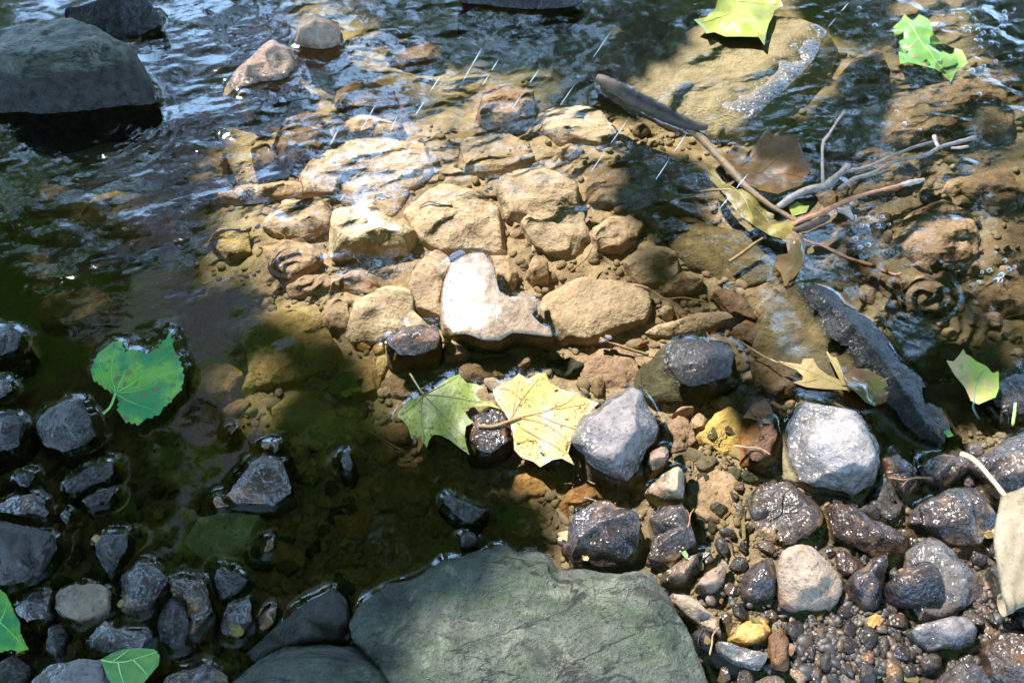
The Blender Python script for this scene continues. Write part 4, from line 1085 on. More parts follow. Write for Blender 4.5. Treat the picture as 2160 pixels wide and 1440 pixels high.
gold = leafmat('olive_yellow_leaf', (0.22, 0.175, 0.028), (0.12, 0.085, 0.02), vein=(0.22, 0.17, 0.04), transl=0.2, rough=0.5, speck=0.6, patch=34)
leaf('long yellow-olive leaf folded under the thin end of the stick', '1548,405 1570,402 1600,418 1640,440 1672,452 1680,470 1678,505 1650,508 1622,500 1590,478 1560,455 1520,400 1500,370 1490,345 1505,350 1525,375',
     -2.0, gold, veins=('1500,355 1580,430 1672,480', '1560,410 1590,470', '1610,445 1640,500'), amp=0.004, seed=17, zfun=lambda x, y: 9 * G_(x, y, 1650, 478, 34))
leaf('wet brown leaf folded over at the tip of the yellow-olive leaf', '1655,505 1672,492 1690,500 1700,520 1692,560 1680,582 1655,600 1648,580 1632,560 1640,540 1660,540',
     4.0, leafmat('wet_leather_leaf', (0.20, 0.12, 0.05), (0.13, 0.07, 0.03), vein=(0.16, 0.09, 0.03), transl=0.15, rough=0.12), veins=('1680,500 1680,545 1655,595',), amp=0.002, seed=19, zfun=lambda x, y: 12 * G_(x, y, 1678, 520, 22))
tan = leafmat('tan_oak_leaf', (0.42, 0.30, 0.12), (0.33, 0.235, 0.085), vein=(0.34, 0.24, 0.09), transl=0.2, speck=0.35, patch=8)
leaf('tan pointed lobed leaf with dark flecks beside the wedge of rock', '1640,760 1665,764 1690,768 1695,756 1715,756 1725,775 1745,790 1770,800 1790,818 1800,825 1770,822 1735,820 1700,816 1672,806 1692,802 1694,794 1680,780 1660,770',
     2.5, tan, veins=('1645,761 1710,785 1795,822', '1700,783 1712,765 1716,758', '1720,800 1700,806 1676,806'), amp=0.001, seed=21)
leaf('narrow orange-brown leaf lobe sticking up from the crumpled wet leaf', '1742,740 1752,752 1764,754 1772,770 1778,792 1790,812 1778,812 1766,790 1756,770',
     5.0, tan, veins=('1744,742 1768,775 1786,810',), amp=0.001, seed=22)
crum = leafmat('crumpled_wet_leaf', (0.13, 0.075, 0.04), (0.10, 0.11, 0.035), spot=(0.05, 0.12, 0.02), vein=(0.30, 0.14, 0.05), transl=0.1, rough=0.12, patch=30)
leaf('crumpled glossy dark leaf clump at the water edge of the wedge', '1780,790 1800,775 1830,778 1850,790 1868,800 1878,820 1872,842 1850,850 1825,846 1800,830 1785,815',
     9.0, crum, veins=('1860,802 1880,796 1896,790', '1800,800 1830,812 1860,830'), amp=0.006, seed=23)
two = leafmat('tan_and_green_leaf', (0.52, 0.34, 0.18), (0.30, 0.42, 0.06), spot=(0.05, 0.05, 0.04), spot_amt=0.9, vein=(0.10, 0.20, 0.14), transl=0.2, patch=17, spotscale=30)
leaf('upright tan leaf with a green centre and dark spots beside black stones', '1990,770 2005,772 2016,760 2024,748 2030,758 2040,762 2052,770 2078,780 2090,792 2102,788 2106,820 2100,838 2064,852 2048,845 2035,820 2010,795',
     16.0, two, veins=('2054,850 2058,810 2072,785',), petiole='2056,846,14 2052,858,8 2058,872,2 2066,884,-2', amp=0.0015, seed=25, pr=0.001, zfun=lambda x, y: (840 - y) * 0.12)
sm = leafmat('small_green_leaf', (0.17, 0.34, 0.09), (0.12, 0.27, 0.09), vein=(0.28, 0.46, 0.14), transl=0.2, patch=14)
leaf('small oval pale green leaf lying on near grey stones', '213,1391 235,1378 262,1368 300,1366 325,1368 336,1380 333,1400 318,1420 305,1438 300,1450 240,1452 225,1425',
     26, sm, veins=('214,1392 260,1396 332,1372', '250,1396 255,1420 262,1440', '282,1392 300,1410 312,1424', '240,1394 258,1380 272,1370'), amp=0.003, seed=27)
leaf('green toothed leaf cut off by the picture edge among grey stones', '-40,1230 0,1242 12,1252 20,1268 28,1290 40,1310 42,1335 52,1355 60,1368 40,1372 20,1368 -40,1380',
     20, green, veins=('-20,1300 10,1320 50,1362', '0,1312 12,1285 14,1262'), amp=0.001, seed=29, serr=2.5)
sub = leafmat('drowned_leaf', (0.17, 0.20, 0.02), (0.11, 0.14, 0.02), vein=(0.10, 0.10, 0.02), transl=0.1, rough=0.8, patch=20)
leaf('drowned yellow-green leaf under the lens shaped stone', '232,1050 260,1032 284,1040 288,1075 280,1098 250,1092 225,1085 205,1100 215,1070', -16, sub, amp=0.001, seed=31)
leaf('drowned green leaf near the large mossy rock', '1040,1090 1068,1078 1072,1058 1096,1070 1118,1056 1122,1080 1146,1086 1126,1104 1132,1130 1104,1118 1082,1134 1078,1110', -16, sub, amp=0.001, seed=33)
leaf('drowned mossy green leaf at the shade edge near the broad tan stone', '690,806 712,800 722,780 738,792 760,784 752,808 766,824 742,826 730,842 718,828 698,830', -14, sub, amp=0.001, seed=35)
leaf('bit of orange leaf caught in the ringed bulge of water', '1928,602 1950,592 1975,592 1992,600 1975,606 1945,606', 6, rust, amp=0.002, seed=37)
leaf('scrap of lime green leaf below the fork of the twig', '1660,432 1690,420 1708,432 1700,450 1672,455', 2, lime, amp=0.002, seed=39)
leaf('tiny green leaf speck on the white speckled stone', '1438,1164 1446,1160 1452,1170 1450,1180 1442,1172', 14, sm, amp=0.0004, seed=41)
leaf('pale triangular leaf scrap stuck to the wet brown rock', '1176,1124 1198,1118 1196,1142 1186,1136', 8, tan, amp=0.0008, seed=43)
leaf('small green sprout leaf on the dark foot of the wedge', '1990,910 2002,904 2012,918 2000,922', 12, sm, amp=0.0006, seed=45)
leaf('thin yellow leaf sliver standing by the speckled round stone', '1563,1098 1570,1088 1573,1130 1566,1142', 6, gold, amp=0.0006, seed=47)

# the rolled pale leaf on the margin
pale = leafmat('pale_rolled_leaf', (0.52, 0.43, 0.31), (0.40, 0.34, 0.22), vein=(0.55, 0.40, 0.22), transl=0.3, patch=14, rough=0.6, speck=0.35, spot=(0.34, 0.24, 0.11), spot_amt=0.5, spotscale=40)
bm = bmesh.new()
NU, NV = 20, 40
vv = []
L_ = at(2112, 1045, 0.045); Rr = at(2235, 1030, 0.050)
wdir = Vector(Rr) - Vector(L_)
rows = []
for j in range(NV + 1):
    t = j / NV
    # profile along the leaf: flat run towards the viewer and then rolled under
    if t < 0.72:
        py, z = 1045 + (1262 - 1045) * (t / 0.72), 0.046 + 0.006 * math.sin(t / 0.72 * 3.14)
        base = Vector(at(2112, py, z))
    else:
        a = (t - 0.72) / 0.28 * 4.4
        e = Vector(at(2112, 1262, 0.046))
        r = 0.013 * (1 - 0.25 * (t - 0.72) / 0.28)
        base = e + Vector((0, -math.sin(a) * r, (math.cos(a) - 1) * r))
    row = []
    for i in range(NU + 1):
        s = i / NU
        edge = -0.10 * (1 - s) * math.sin(t * 5.0) * 0.06 if i < 4 else 0.0
        cup = 0.004 * math.sin(s * 3.14) - 0.012 * max(0, 0.12 - s) + 0.0016 * math.sin(t * 17 + s * 9) * math.sin(s * 13 + 1)
        row.append(bm.verts.new(base + wdir * s + Vector((edge, 0.012 * s, cup))))
    rows.append(row)
for a, c in zip(rows, rows[1:]):
    for i in range(NU):
        bm.faces.new((a[i], c[i], c[i + 1], a[i + 1]))
top = bm.faces[:]
g = bmesh.ops.solidify(bm, geom=top, thickness=0.0006)
o_ = Vector(at(2135, 1180, 0.04))
rl = mesh_obj('leaf', bm, pale, origin=o_)
tag(rl, 'pale dry leaf with its near end rolled under on the stony margin', 'leaf')
LEAVES.append(rl)
w = [at(2122, 1048, 0.047), at(2098, 1018, 0.045), at(2070, 985, 0.042), at(2048, 965, 0.040), at(2028, 958, 0.034)]
sp = spline(w, 0.003)
bm = bmesh.new()
tube(bm, [q - o_ for q in sp], [0.0023 + 0.0009 * max(0, (k - len(sp) + 6)) / 6 for k in range(len(sp))], 8, 0, 0.08)
b = NT('leaf_stalk_tan'); pr = b.principled(Base_Color=b.mix(b.noise(150), (0.50, 0.36, 0.20), (0.34, 0.23, 0.12)), Roughness=0.6)
M['stalk'] = b.done(pr.outputs[0])
mesh_obj('stalk', bm, M['stalk'], parent=rl)

# ------------------------------------------------------------------ sticks and twigs
def bark(name, c1, c2, rough=0.6, scale=60):
    b = NT(name)
    n = b.noise(scale, 5, 0.7); n2 = b.noise(scale * 5, 3, 0.7)
    c = b.mix(b.ramp(n, 0.35, 0.65), c1, c2)
    c = b.mix(b.math('MULTIPLY', b.ramp(n2, 0.58, 0.66), 0.6), c, tuple(q * 0.3 for q in c1))
    p = b.principled(Base_Color=c, Roughness=rough, Normal=b.bump(b.math('ADD', n, b.math('MULTIPLY', n2, 0.6)), 1.0, 0.0015))
    return b.done(p.outputs[0])
M['bark_dark'] = bark('wet_dark_bark', (0.018, 0.012, 0.008), (0.05, 0.028, 0.015), 0.65)
M['bark_peel'] = bark('peeled_stick', (0.085, 0.075, 0.03), (0.17, 0.075, 0.03), 0.6, 70)
M['bark_grey'] = bark('grey_twig_bark', (0.17, 0.145, 0.13), (0.09, 0.075, 0.065), 0.6, 120)
M['bark_red'] = bark('reddish_twig_bark', (0.22, 0.085, 0.04), (0.32, 0.15, 0.07), 0.45, 120)
M['bark_pale'] = bark('pale_twig_tip', (0.36, 0.27, 0.23), (0.24, 0.17, 0.14), 0.4, 120)
M['bark_brown'] = bark('brown_twig_bark', (0.25, 0.15, 0.07), (0.34, 0.21, 0.10), 0.8, 90)

def stick(name, label, spec, mat, cat, parts=(), sides=9, wob=0.10, knob=0.12, origin=None):
    """spec: 'x,y,z,r ...' in photo pixels and mm; parts: (part name, spec, material)."""
    def build(sp_, seed):
        q = P(sp_)
        w = spline([at(a, b_, c * 0.001) for a, b_, c, d in q], 0.0035)
        rr = np.interp(np.linspace(0, len(q) - 1, len(w)), np.arange(len(q)), [t[3] * 0.00086 for t in q])
        kn = fbm(np.array([tuple(x) for x in w]) * 90, seed, 2)
        rr = rr * (1 + knob * 2.0 * kn)
        bm = bmesh.new()
        tube(bm, w, list(rr), sides, 0, wob, seed)
        return bm, w
    bm, w = build(spec, len(label))
    o0 = w[0].copy()
    for v in bm.verts:
        v.co -= o0
    ob = mesh_obj(name, bm, mat)
    ob.location = o0
    tag(ob, label, cat)
    for k, (pn, ps, pm) in enumerate(parts):
        bm, w = build(ps, k + 31)
        for v in bm.verts:
            v.co -= o0
        mesh_obj(pn, bm, pm, parent=ob)
    STICKS.append(ob)
    return ob
STICKS = []
stick('stick', 'thick dark stick leaning over the sandy boulder, peeling at its lower end', '1262,165,20,7 1300,185,24,10.5 1345,212,26,11 1400,240,26,11 1450,262,24,10 1492,268,22,4.5', M['bark_dark'], 'stick',
      parts=(('peeled_end', '1440,262,18,5 1475,288,14,6 1510,325,10,5.5 1545,362,8,5 1575,395,6,4.5 1620,430,4,4 1660,455,2,3.2 1690,478,0,2.4', M['bark_peel']),), sides=12, wob=0.14, knob=0.1)
stick('branch', 'grey forked twig reaching over the sunlit rapid', '1640,440,4,4.5 1665,420,8,5.5 1700,402,14,5.6 1740,392,18,5.6 1770,368,24,4.8 1790,350,28,5.5', M['bark_grey'], 'twig',
      parts=(('twig', '1737,400,18,2.6 1735,360,26,2.3 1736,305,36,2.2 1748,285,42,2.6 1765,258,48,1.8 1782,234,54,2.3', M['bark_grey']),
             ('twig', '1785,362,26,2.6 1830,352,28,2.4 1880,330,32,2.3 1930,310,36,2.2 1968,300,38,2.7', M['bark_grey']),
             ('twig', '1770,400,16,3.2 1800,378,20,3.4 1840,365,24,3.0 1890,340,30,2.8 1950,328,34,2.8 1985,310,38,3.2 2020,300,41,2.6 2058,290,44,3.0', M['bark_grey']),
             ('twig_tip', '1980,312,38,2.8 1972,296,40,2.6 1970,286,42,2.8', M['bark_pale']),
             ('twig_tip', '2006,312,37,1.8 2022,312,37,2.4 2042,309,38,2.2', M['bark_pale'])), wob=0.12, knob=0.14)
stick('branch', 'reddish twig with a knobbly bud lying over the rapid', '1672,475,2,4.2 1700,462,6,4.4 1735,448,10,4.0 1775,428,14,3.4 1830,408,18,2.8 1880,396,22,2.6 1905,388,24,2.4', M['bark_red'], 'twig',
      parts=(('bud', '1900,390,24,2.6 1918,386,25,4.0 1938,382,26,3.6 1950,378,27,2.0', M['bark_pale']),
             ('peeling_bark', '1765,440,12,3 1785,446,9,5 1800,462,6,3', M['bark_pale'])), wob=0.15, knob=0.2)
stick('branch', 'rust red twig just under the surface of the rapid', '1690,505,-2,2.2 1740,522,-2,2.6 1790,545,-2,3.0 1840,562,-1,3.0 1885,580,0,3.4 1900,576,1,2.2', M['bark_red'], 'twig')
stick('branch', 'short thick brown stub beneath the reddish twig', '1672,488,1,4.0 1700,478,3,6.0 1730,466,4,6.0 1748,458,4,4.0', M['bark_dark'], 'twig')
stick('twig', 'budded twig lying across the shaded gap near the big flat stone', '1265,714,-2,2.5 1285,722,-4,2.6 1310,730,-6,2.4 1340,740,-8,2.2 1368,748,-10,2.0', M['bark_brown'], 'twig',
      parts=(('bud', '1264,722,-2,2.0 1272,720,-2,3.4 1282,724,-3,2.2', M['bark_grey']), ('bud', '1276,708,0,2.0 1284,712,-1,3.4 1292,718,-3,2.0', M['bark_grey'])), knob=0.25)
stick('twig', 'thin brown twig arching under water below the thick stick', '1385,455,-14,1.8 1410,432,-10,2.0 1450,412,-6,2.0 1495,402,-3,1.9 1545,400,0,1.7', M['bark_brown'], 'twig')
stick('twig', 'short sunken twig pointing away from the wet brown leaf', '1538,552,-14,2.8 1560,538,-12,2.6 1590,515,-8,2.2 1610,502,-4,1.8', M['bark_brown'], 'twig')
stick('twig', 'fine twig sunk in the shade beside the mottled lobed leaf', '745,892,-12,1.2 780,910,-10,1.4 820,935,-9,1.5 860,955,-8,1.4', M['bark_brown'], 'twig')
stick('twig', 'straw coloured stem beside the tan lobed leaf', '1556,716,-6,0.9 1580,732,-4,1.2 1612,752,-2,1.2 1640,764,1,0.8', M['stalk'], 'twig')
stick('twig', 'fine crooked root fibre beyond the big flat stone', '1340,602,-4,1.0 1375,612,-6,1.1 1400,630,-8,1.1 1440,628,-8,1.1 1490,636,-9,1.0', M['bark_brown'], 'twig')
stick('twig', 'thin forked fibre lying behind the tan stones', '1200,575,-6,0.9 1225,555,-6,1.2 1240,540,-5,1.2 1250,520,-5,1.0', M['bark_brown'], 'twig')
stick('twig', 'green stem standing by the dark sloping rock', '2136,898,2,1.6 2140,870,8,1.8 2142,850,12,1.5', sm[1], 'twig')

# ------------------------------------------------------------------ drops falling through the sun and bubbles riding the rapid
b = NT('water_drop')
gl = b.n.new('ShaderNodeBsdfGlossy'); gl.inputs['Roughness'].default_value = 0.25
tr = b.n.new('ShaderNodeBsdfTransparent')
tl = b.n.new('ShaderNodeBsdfTranslucent'); tl.inputs['Color'].default_value = (0.9, 0.95, 1, 1)
ad = b.n.new('ShaderNodeMixShader'); ad.inputs[0].default_value = 0.5
b.link(gl.outputs[0], ad.inputs[1]); b.link(tl.outputs[0], ad.inputs[2])
mx = b.n.new('ShaderNodeMixShader'); mx.inputs[0].default_value = 0.65
b.link(tr.outputs[0], mx.inputs[1]); b.link(ad.outputs[0], mx.inputs[2])
M['drop'] = b.done(mx.outputs[0])
bm = bmesh.new()
bmesh.ops.create_uvsphere(bm, u_segments=10, v_segments=10, radius=1.0)
for v in bm.verts:
    if v.co.z > 0:
        v.co.x *= 1 - 0.7 * v.co.z; v.co.y *= 1 - 0.7 * v.co.z
dme = bpy.data.meshes.new('water_drop'); bm.to_mesh(dme); bm.free()
dme.materials.append(M['drop'])
dme.polygons.foreach_set('use_smooth', np.ones(len(dme.polygons), bool))
r_ = random.Random(4)
for (x0, y0, x1, y1) in ((876, 244, 944, 136), (752, 292, 802, 204), (1182, 222, 1284, 74), (1230, 386, 1330, 244), (1368, 402, 1452, 276), (1076, 236, 1136, 148), (1012, 190, 1050, 128), (1508, 452, 1592, 350), (660, 372, 720, 262), (960, 200, 1030, 78), (1745, 60, 1795, 0), (720, 420, 748, 372), (800, 330, 838, 244)):
    a = Vector(at(x1, y1, 0.16)); c = Vector(at(x0, y0, 0.10))
    d = (a - c)
    L = d.length
    n = 2
    for k in range(n):
        o = bpy.data.objects.new('water_drop', dme)
        COL.objects.link(o)
        o.location = c + d * ((k + r_.uniform(0.2, 0.8)) / n)
        o.rotation_mode = 'QUATERNION'
        o.rotation_quaternion = d.to_track_quat('Z', 'Y')
        w_ = r_.uniform(0.0004, 0.0006)
        o.scale = (w_, w_, L * r_.uniform(0.15, 0.21))
        tag(o, 'bright water drop falling in a slanting line over the stream', 'water drop', 'water drops falling over the stream')
b = NT('bubble_film')
gl = b.n.new('ShaderNodeBsdfGlossy'); gl.inputs['Roughness'].default_value = 0.04
tr = b.n.new('ShaderNodeBsdfTransparent')
lw = b.n.new('ShaderNodeLayerWeight'); lw.inputs[0].default_value = 0.35
mx = b.n.new('ShaderNodeMixShader')
b.link(lw.outputs['Facing'], mx.inputs[0]); b.link(tr.outputs[0], mx.inputs[1]); b.link(gl.outputs[0], mx.inputs[2])
M['bubble'] = b.done(mx.outputs[0])
bm = bmesh.new()
bmesh.ops.create_uvsphere(bm, u_segments=14, v_segments=10, radius=1.0)
bme = bpy.data.meshes.new('bubble'); bm.to_mesh(bme); bm.free()
bme.materials.append(M['bubble'])
bme.polygons.foreach_set('use_smooth', np.ones(len(bme.polygons), bool))
spots = [(2042, 30), (2025, 40), (2060, 44), (2080, 60), (2095, 75), (2030, 62), (2105, 100), (2090, 92), (2120, 40), (2140, 20), (2010, 30), (1992, 220), (1907, 262), (1862, 262), (1940, 274), (1890, 236), (2050, 150), (2068, 158), (1830, 40), (1812, 18), (1845, 55), (2130, 120), (2100, 130)]
spots += [(r_.gauss(2065, 45), r_.gauss(60, 40)) for _ in range(34)] + [(r_.gauss(1820, 22), r_.gauss(482, 18)) for _ in range(14)] + [(r_.gauss(2100, 30), r_.gauss(590, 25)) for _ in range(12)]  # extra bubbles scattered to add sparkle to the fast water
for (x, y) in spots:
    o = bpy.data.objects.new('bubble', bme)
    COL.objects.link(o)
    r = r_.uniform(0.0018, 0.0042)
    q = at(x, y, 0.001)
    o.location = (q[0], q[1], 0.0012); o.scale = (r, r, r * 0.8)
    tag(o, 'clear bubble riding on the glittering rapid', 'bubble', 'bubbles riding on the rapid')

# bits of twig and leaf caught between the stones: each a thing of its own
r_ = random.Random(12)
tw = []
for k in range(5):
    bm = bmesh.new()
    L = 0.5
    q = spline([(-L, 0, 0), (-L * 0.3, r_.uniform(-.08, .08), r_.uniform(0, .05)), (L * 0.4, r_.uniform(-.1, .1), r_.uniform(0, .05)), (L, r_.uniform(-.1, .1), 0)], 0.06)
    tube(bm, q, [0.030 * (1 - 0.5 * j / len(q)) * r_.uniform(0.8, 1.25) for j in range(len(q))], 6, 0, 0.15, k)
    if k % 2:
        tube(bm, spline([q[len(q) // 2], q[len(q) // 2] + Vector((0.12, 0.10, 0.03)), q[len(q) // 2] + Vector((0.22, 0.22, 0.03))], 0.05), 0.014, 5, 0, 0.1, k)
    me = bpy.data.meshes.new('twig'); bm.to_mesh(me); bm.free()
    me.materials.append([M['bark_brown'], M['bark_dark'], M['bark_grey'], M['bark_red'], M['bark_dark']][k])
    tw.append(me)
sc_ = []
for k, mt in enumerate((tan, rust, crum, gold)):
    bm = bmesh.new()
    n = 11
    ring = [bm.verts.new((math.cos(6.283 * j / n) * r_.uniform(0.35, 0.6), math.sin(6.283 * j / n) * r_.uniform(0.2, 0.45), r_.uniform(-.05, .12))) for j in range(n)]
    c_ = bm.verts.new((0, 0, 0.06))
    for j in range(n):
        bm.faces.new((c_, ring[j], ring[(j + 1) % n]))
    bmesh.ops.subdivide_edges(bm, edges=bm.edges[:], cuts=1)
    bmesh.ops.solidify(bm, geom=bm.faces[:], thickness=0.03)
    me = bpy.data.meshes.new('leaf'); bm.to_mesh(me); bm.free()
    me.materials.append(mt[0])
    sc_.append(me)
def litter(n, x0, y0, x1, y1, meshes, name, cat, lab, grp, s0, s1, zlift):
    for _ in range(n):
        for _try in range(60):
            q = at(r_.uniform(x0, x1), r_.uniform(y0, y1), 0.0)
            t_ = top_at(q[0], q[1])
            if t_ < 0.012:
                break
        ix = min(gz.shape[1] - 1, max(0, int((q[0] - X0) / 0.006))); iy = min(gz.shape[0] - 1, max(0, int((q[1] - Y0) / 0.006)))
        o = bpy.data.objects.new(name, r_.choice(meshes))
        COL.objects.link(o)
        o.location = (q[0], q[1], max(t_, gz[iy, ix], -0.02) + zlift)
        s = r_.uniform(s0, s1)
        o.scale = (s, s, s)
        o.rotation_euler = (r_.uniform(-.25, .25), r_.uniform(-.25, .25), r_.uniform(0, 6.28))
        tag(o, lab, cat, grp)
litter(26, 1200, 880, 2160, 1430, tw, 'twig', 'twig', 'short broken twig bit caught between the stones of the sunlit margin', 'twig bits on the sunlit margin', 0.015, 0.040, 0.002)
litter(22, 1200, 880, 2160, 1430, sc_, 'leaf', 'leaf', 'small dead leaf scrap stuck between the stones of the sunlit margin', 'leaf scraps on the sunlit margin', 0.008, 0.018, 0.001)
litter(16, 560, 300, 1650, 820, tw, 'twig', 'twig', 'short twig bit lying on the silt of the sunlit shallows', 'twig bits in the sunlit shallows', 0.015, 0.045, 0.002)
litter(12, 40, 900, 760, 1400, sc_, 'leaf', 'leaf', 'small leaf scrap floating or sunk among the shaded near stones', 'leaf scraps in the shaded pool', 0.008, 0.018, 0.002)

# ------------------------------------------------------------------ water
def build_water():
    step = 0.0025
    gx, gy, F, I = grid(step)
    px, py = to_px(gx, gy, 0 * gx)
    # how lively the surface is, 0 still ... 1 rapid
    act = np.clip(idw([(150, 130, .55), (420, 120, .9), (700, 120, 1.0), (1050, 60, 1.1), (1150, 150, 1.2), (900, 220, .9), (600, 260, .8), (250, 330, .5), (200, 480, .6), (420, 560, .5), (100, 650, .3), (350, 700, .14), (600, 640, .25),
                       (150, 900, .05), (300, 1000, .05), (600, 900, .06), (560, 1100, .04), (850, 1050, .10), (300, 1250, .02), (700, 450, .35), (900, 460, .22), (1080, 520, .16), (1000, 640, .05), (1250, 640, .08), (1300, 420, .35), (1180, 300, .55),
                       (1450, 560, .15), (1600, 250, .4), (1500, 140, .25), (1620, 80, .3), (1400, 330, .5), (1600, 480, .2), (1760, 250, .9), (2050, 80, 1.5), (1950, 300, 1.0), (1950, 450, 1.1), (2100, 560, 1.2), (1850, 560, .9), (1980, 700, .7), (1800, 760, .3),
                       (1500, 750, .06), (1350, 900, .03), (1300, 1080, .03), (1600, 1000, .03), (1900, 1000, .05), (2050, 850, .3), (1700, 1300, .03)], gx, gy, 4), 0, 1.6)
    X, Y = gx.ravel(), gy.ravel()
    ang = R(-14)
    xr = X * math.cos(ang) - Y * math.sin(ang)
    yr = X * math.sin(ang) + Y * math.cos(ang)
    Z = np.zeros_like(X)
    def layer(lx, ly, a, seed, o=2):
        p = np.stack([xr / lx, yr / ly, np.full_like(X, seed * 3.7)], -1)
        w = 0.5 * fbm(np.stack([xr / 0.06, yr / 0.06, np.full_like(X, seed)], -1), seed + 50, 2)
        p[:, :2] += w[:, None]
        return fbm(p, seed, o) * a
    A = act.ravel()
    Z += A * layer(0.095, 0.055, 0.0044, 1)
    Z += A * layer(0.040, 0.018, 0.0013, 2)
    Z += A * layer(0.016, 0.008, 0.00040, 3)
    Z += layer(0.06, 0.05, 0.00035, 4) + layer(0.02, 0.016, 0.00006, 5)
    # rings spreading from falling drops and eddies
    for (cx, cy, amp, lam, dec) in ((612, 545, .00030, .012, .030), (1228, 678, .00016, .006, .010), (225, 262, .0006, .014, .045), (1945, 612, .0012, .016, .03), (985, 288, .0002, .008, .016), (1003, 185, .0003, .009, .018), (86, 605, .0004, .010, .014),
                                    (560, 1165, .0002, .006, .012), (1330, 390, .00010, .014, .04)):
        q = at(cx, cy, 0)
        r = np.hypot(X - q[0], Y - q[1])
        Z += amp * np.cos(6.283 * r / lam) * np.exp(-r / dec)
    # where stones and leaves break the surface the water climbs them
    bms = bmesh.new()
    for o in ROCKS + LEAVES[:3] + STICKS[:2]:
        t = bmesh.new(); t.from_mesh(o.data); t.transform(o.matrix_basis)
        tm = bpy.data.meshes.new('tmp'); t.to_mesh(tm); t.free()
        bms.from_mesh(tm); bpy.data.meshes.remove(tm)
    bms.from_mesh(bed.data)
    T = BVHTree.FromBMesh(bms)
    bms.free()
    top = np.full(len(X), -1.0)
    rc = T.ray_cast
    for k in range(len(X)):
        h = rc(Vector((X[k], Y[k], 0.6)), DOWN, 2.0)
        if h[0] is not None:
            top[k] = h[0].z
    ny, nx = gx.shape
    em = (top > 0.0028).reshape(ny, nx)
    dist = np.full((ny, nx), 1.0)
    rad = 9
    for dy in range(-rad, rad + 1):
        for dx in range(-rad, rad + 1):
            d = math.hypot(dx, dy)
            if d > rad:
                continue
            sh = np.zeros_like(em)
            ys, ye = max(0, dy), min(ny, ny + dy)
            xs, xe = max(0, dx), min(nx, nx + dx)
            sh[ys:ye, xs:xe] = em[ys - dy:ye - dy, xs - dx:xe - dx]
            dist = np.where(sh, np.minimum(dist, max(0.0, d - 0.5) * step), dist)
    Zg = Z.reshape(ny, nx)
    near = np.exp(-dist / 0.0050)
    for _ in range(2):
        q = np.pad(near, 1, mode='edge')
        near = (q[:-2, 1:-1] + q[2:, 1:-1] + q[1:-1, :-2] + q[1:-1, 2:] + 2 * near + 0.7 * (q[:-2, :-2] + q[2:, 2:] + q[:-2, 2:] + q[2:, :-2])) / 8.8
    Zg = Zg * (1 - 0.6 * near) + 0.0033 * near
    inner = em.copy()
    for dy, dx in ((1, 0), (-1, 0), (0, 1), (0, -1)):
        inner &= np.roll(np.roll(em, dy, 0), dx, 1)
    Zg = np.where(inner, np.minimum(Zg, top.reshape(ny, nx) - 0.003), Zg)
    # the sheet thins to nothing over ground that stands above it
    V = np.stack([X, Y, Zg.ravel()], -1)
    n = len(V)
    V, F = skirt(V, F, I, lambda k: 0.0)
    me = np_mesh('water', V, F)
    a = me.attributes.new('lively', 'FLOAT', 'POINT')
    full = np.zeros(len(V), np.float32); full[:n] = A
    a.data.foreach_set('value', full)
    b = NT('clear_stream_water')
    att = b.n.new('ShaderNodeAttribute'); att.attribute_name = 'lively'
    mp = b.n.new('ShaderNodeMapping'); mp.inputs['Rotation'].default_value = (0, 0, R(-14)); mp.inputs['Scale'].default_value = (0.55, 1.0, 1.0)
    b.link(b.pos, mp.inputs[0])
    n1 = b.noise(150, 3, 0.6, mp.outputs[0], 0.6)
    n2 = b.noise(420, 2, 0.6, mp.outputs[0])
    h = b.math('ADD', n1, b.math('MULTIPLY', n2, 0.3))
    nrm = b.bump(h, b.math('MULTIPLY', att.outputs['Fac'], 0.20, True), 0.0018)
    fr = b.node('ShaderNodeFresnel', 0, IOR=1.52, Normal=nrm)
    tr = b.n.new('ShaderNodeBsdfTransparent'); tr.inputs['Color'].default_value = (0.93, 0.95, 0.90, 1)
    gl = b.n.new('ShaderNodeBsdfGlossy'); gl.inputs['Roughness'].default_value = 0.03
    b.link(nrm, gl.inputs['Normal'])
    mx = b.n.new('ShaderNodeMixShader')
    b.link(fr, mx.inputs[0]); b.link(tr.outputs[0], mx.inputs[1]); b.link(gl.outputs[0], mx.inputs[2])
    M['water'] = b.done(mx.outputs[0])
    o = mesh_obj('water', me, M['water'])
    tag(o, kind='structure')
    return o
water = build_water()

# ------------------------------------------------------------------ the trees over the stream: they shade it and stand mirrored in it
LIT = ['620,-200 600,0 560,60 470,190 440,330 420,430 520,560 600,640 700,650 790,720 840,770 900,790 985,820 1020,870 1035,955 1090,975 1180,970 1205,1060 1180,1180 1330,1215 1385,1265 1330,1310 1180,1305 1040,1335 960,1390 900,1500 820,1700 2700,1700 2700,-300']
DARK = ['1190,-200 1480,-200 1470,40 1400,80 1330,150 1250,150 1180,90', '1275,262 1330,250 1440,300 1420,440 1350,430 1300,330', '1860,640 2000,690 2250,680 2250,820 2100,830 1960,840 1890,760',
        '780,-200 1230,-200 1200,20 1000,40 800,20', '1775,130 1810,90 1870,180 1770,300 1650,350 1600,325', '1150,60 1240,40 1230,150 1150,160', '1560,780 1640,860 1560,850', '1800,830 1900,860 2000,950 1900,960 1840,900', '1640,-200 1860,-200 1820,10 1700,0',
        '2050,-200 2300,-200 2300,60 2140,80 2060,20']
LITP = [P(s) for s in LIT]
DARKP = [P(s) for s in DARK]
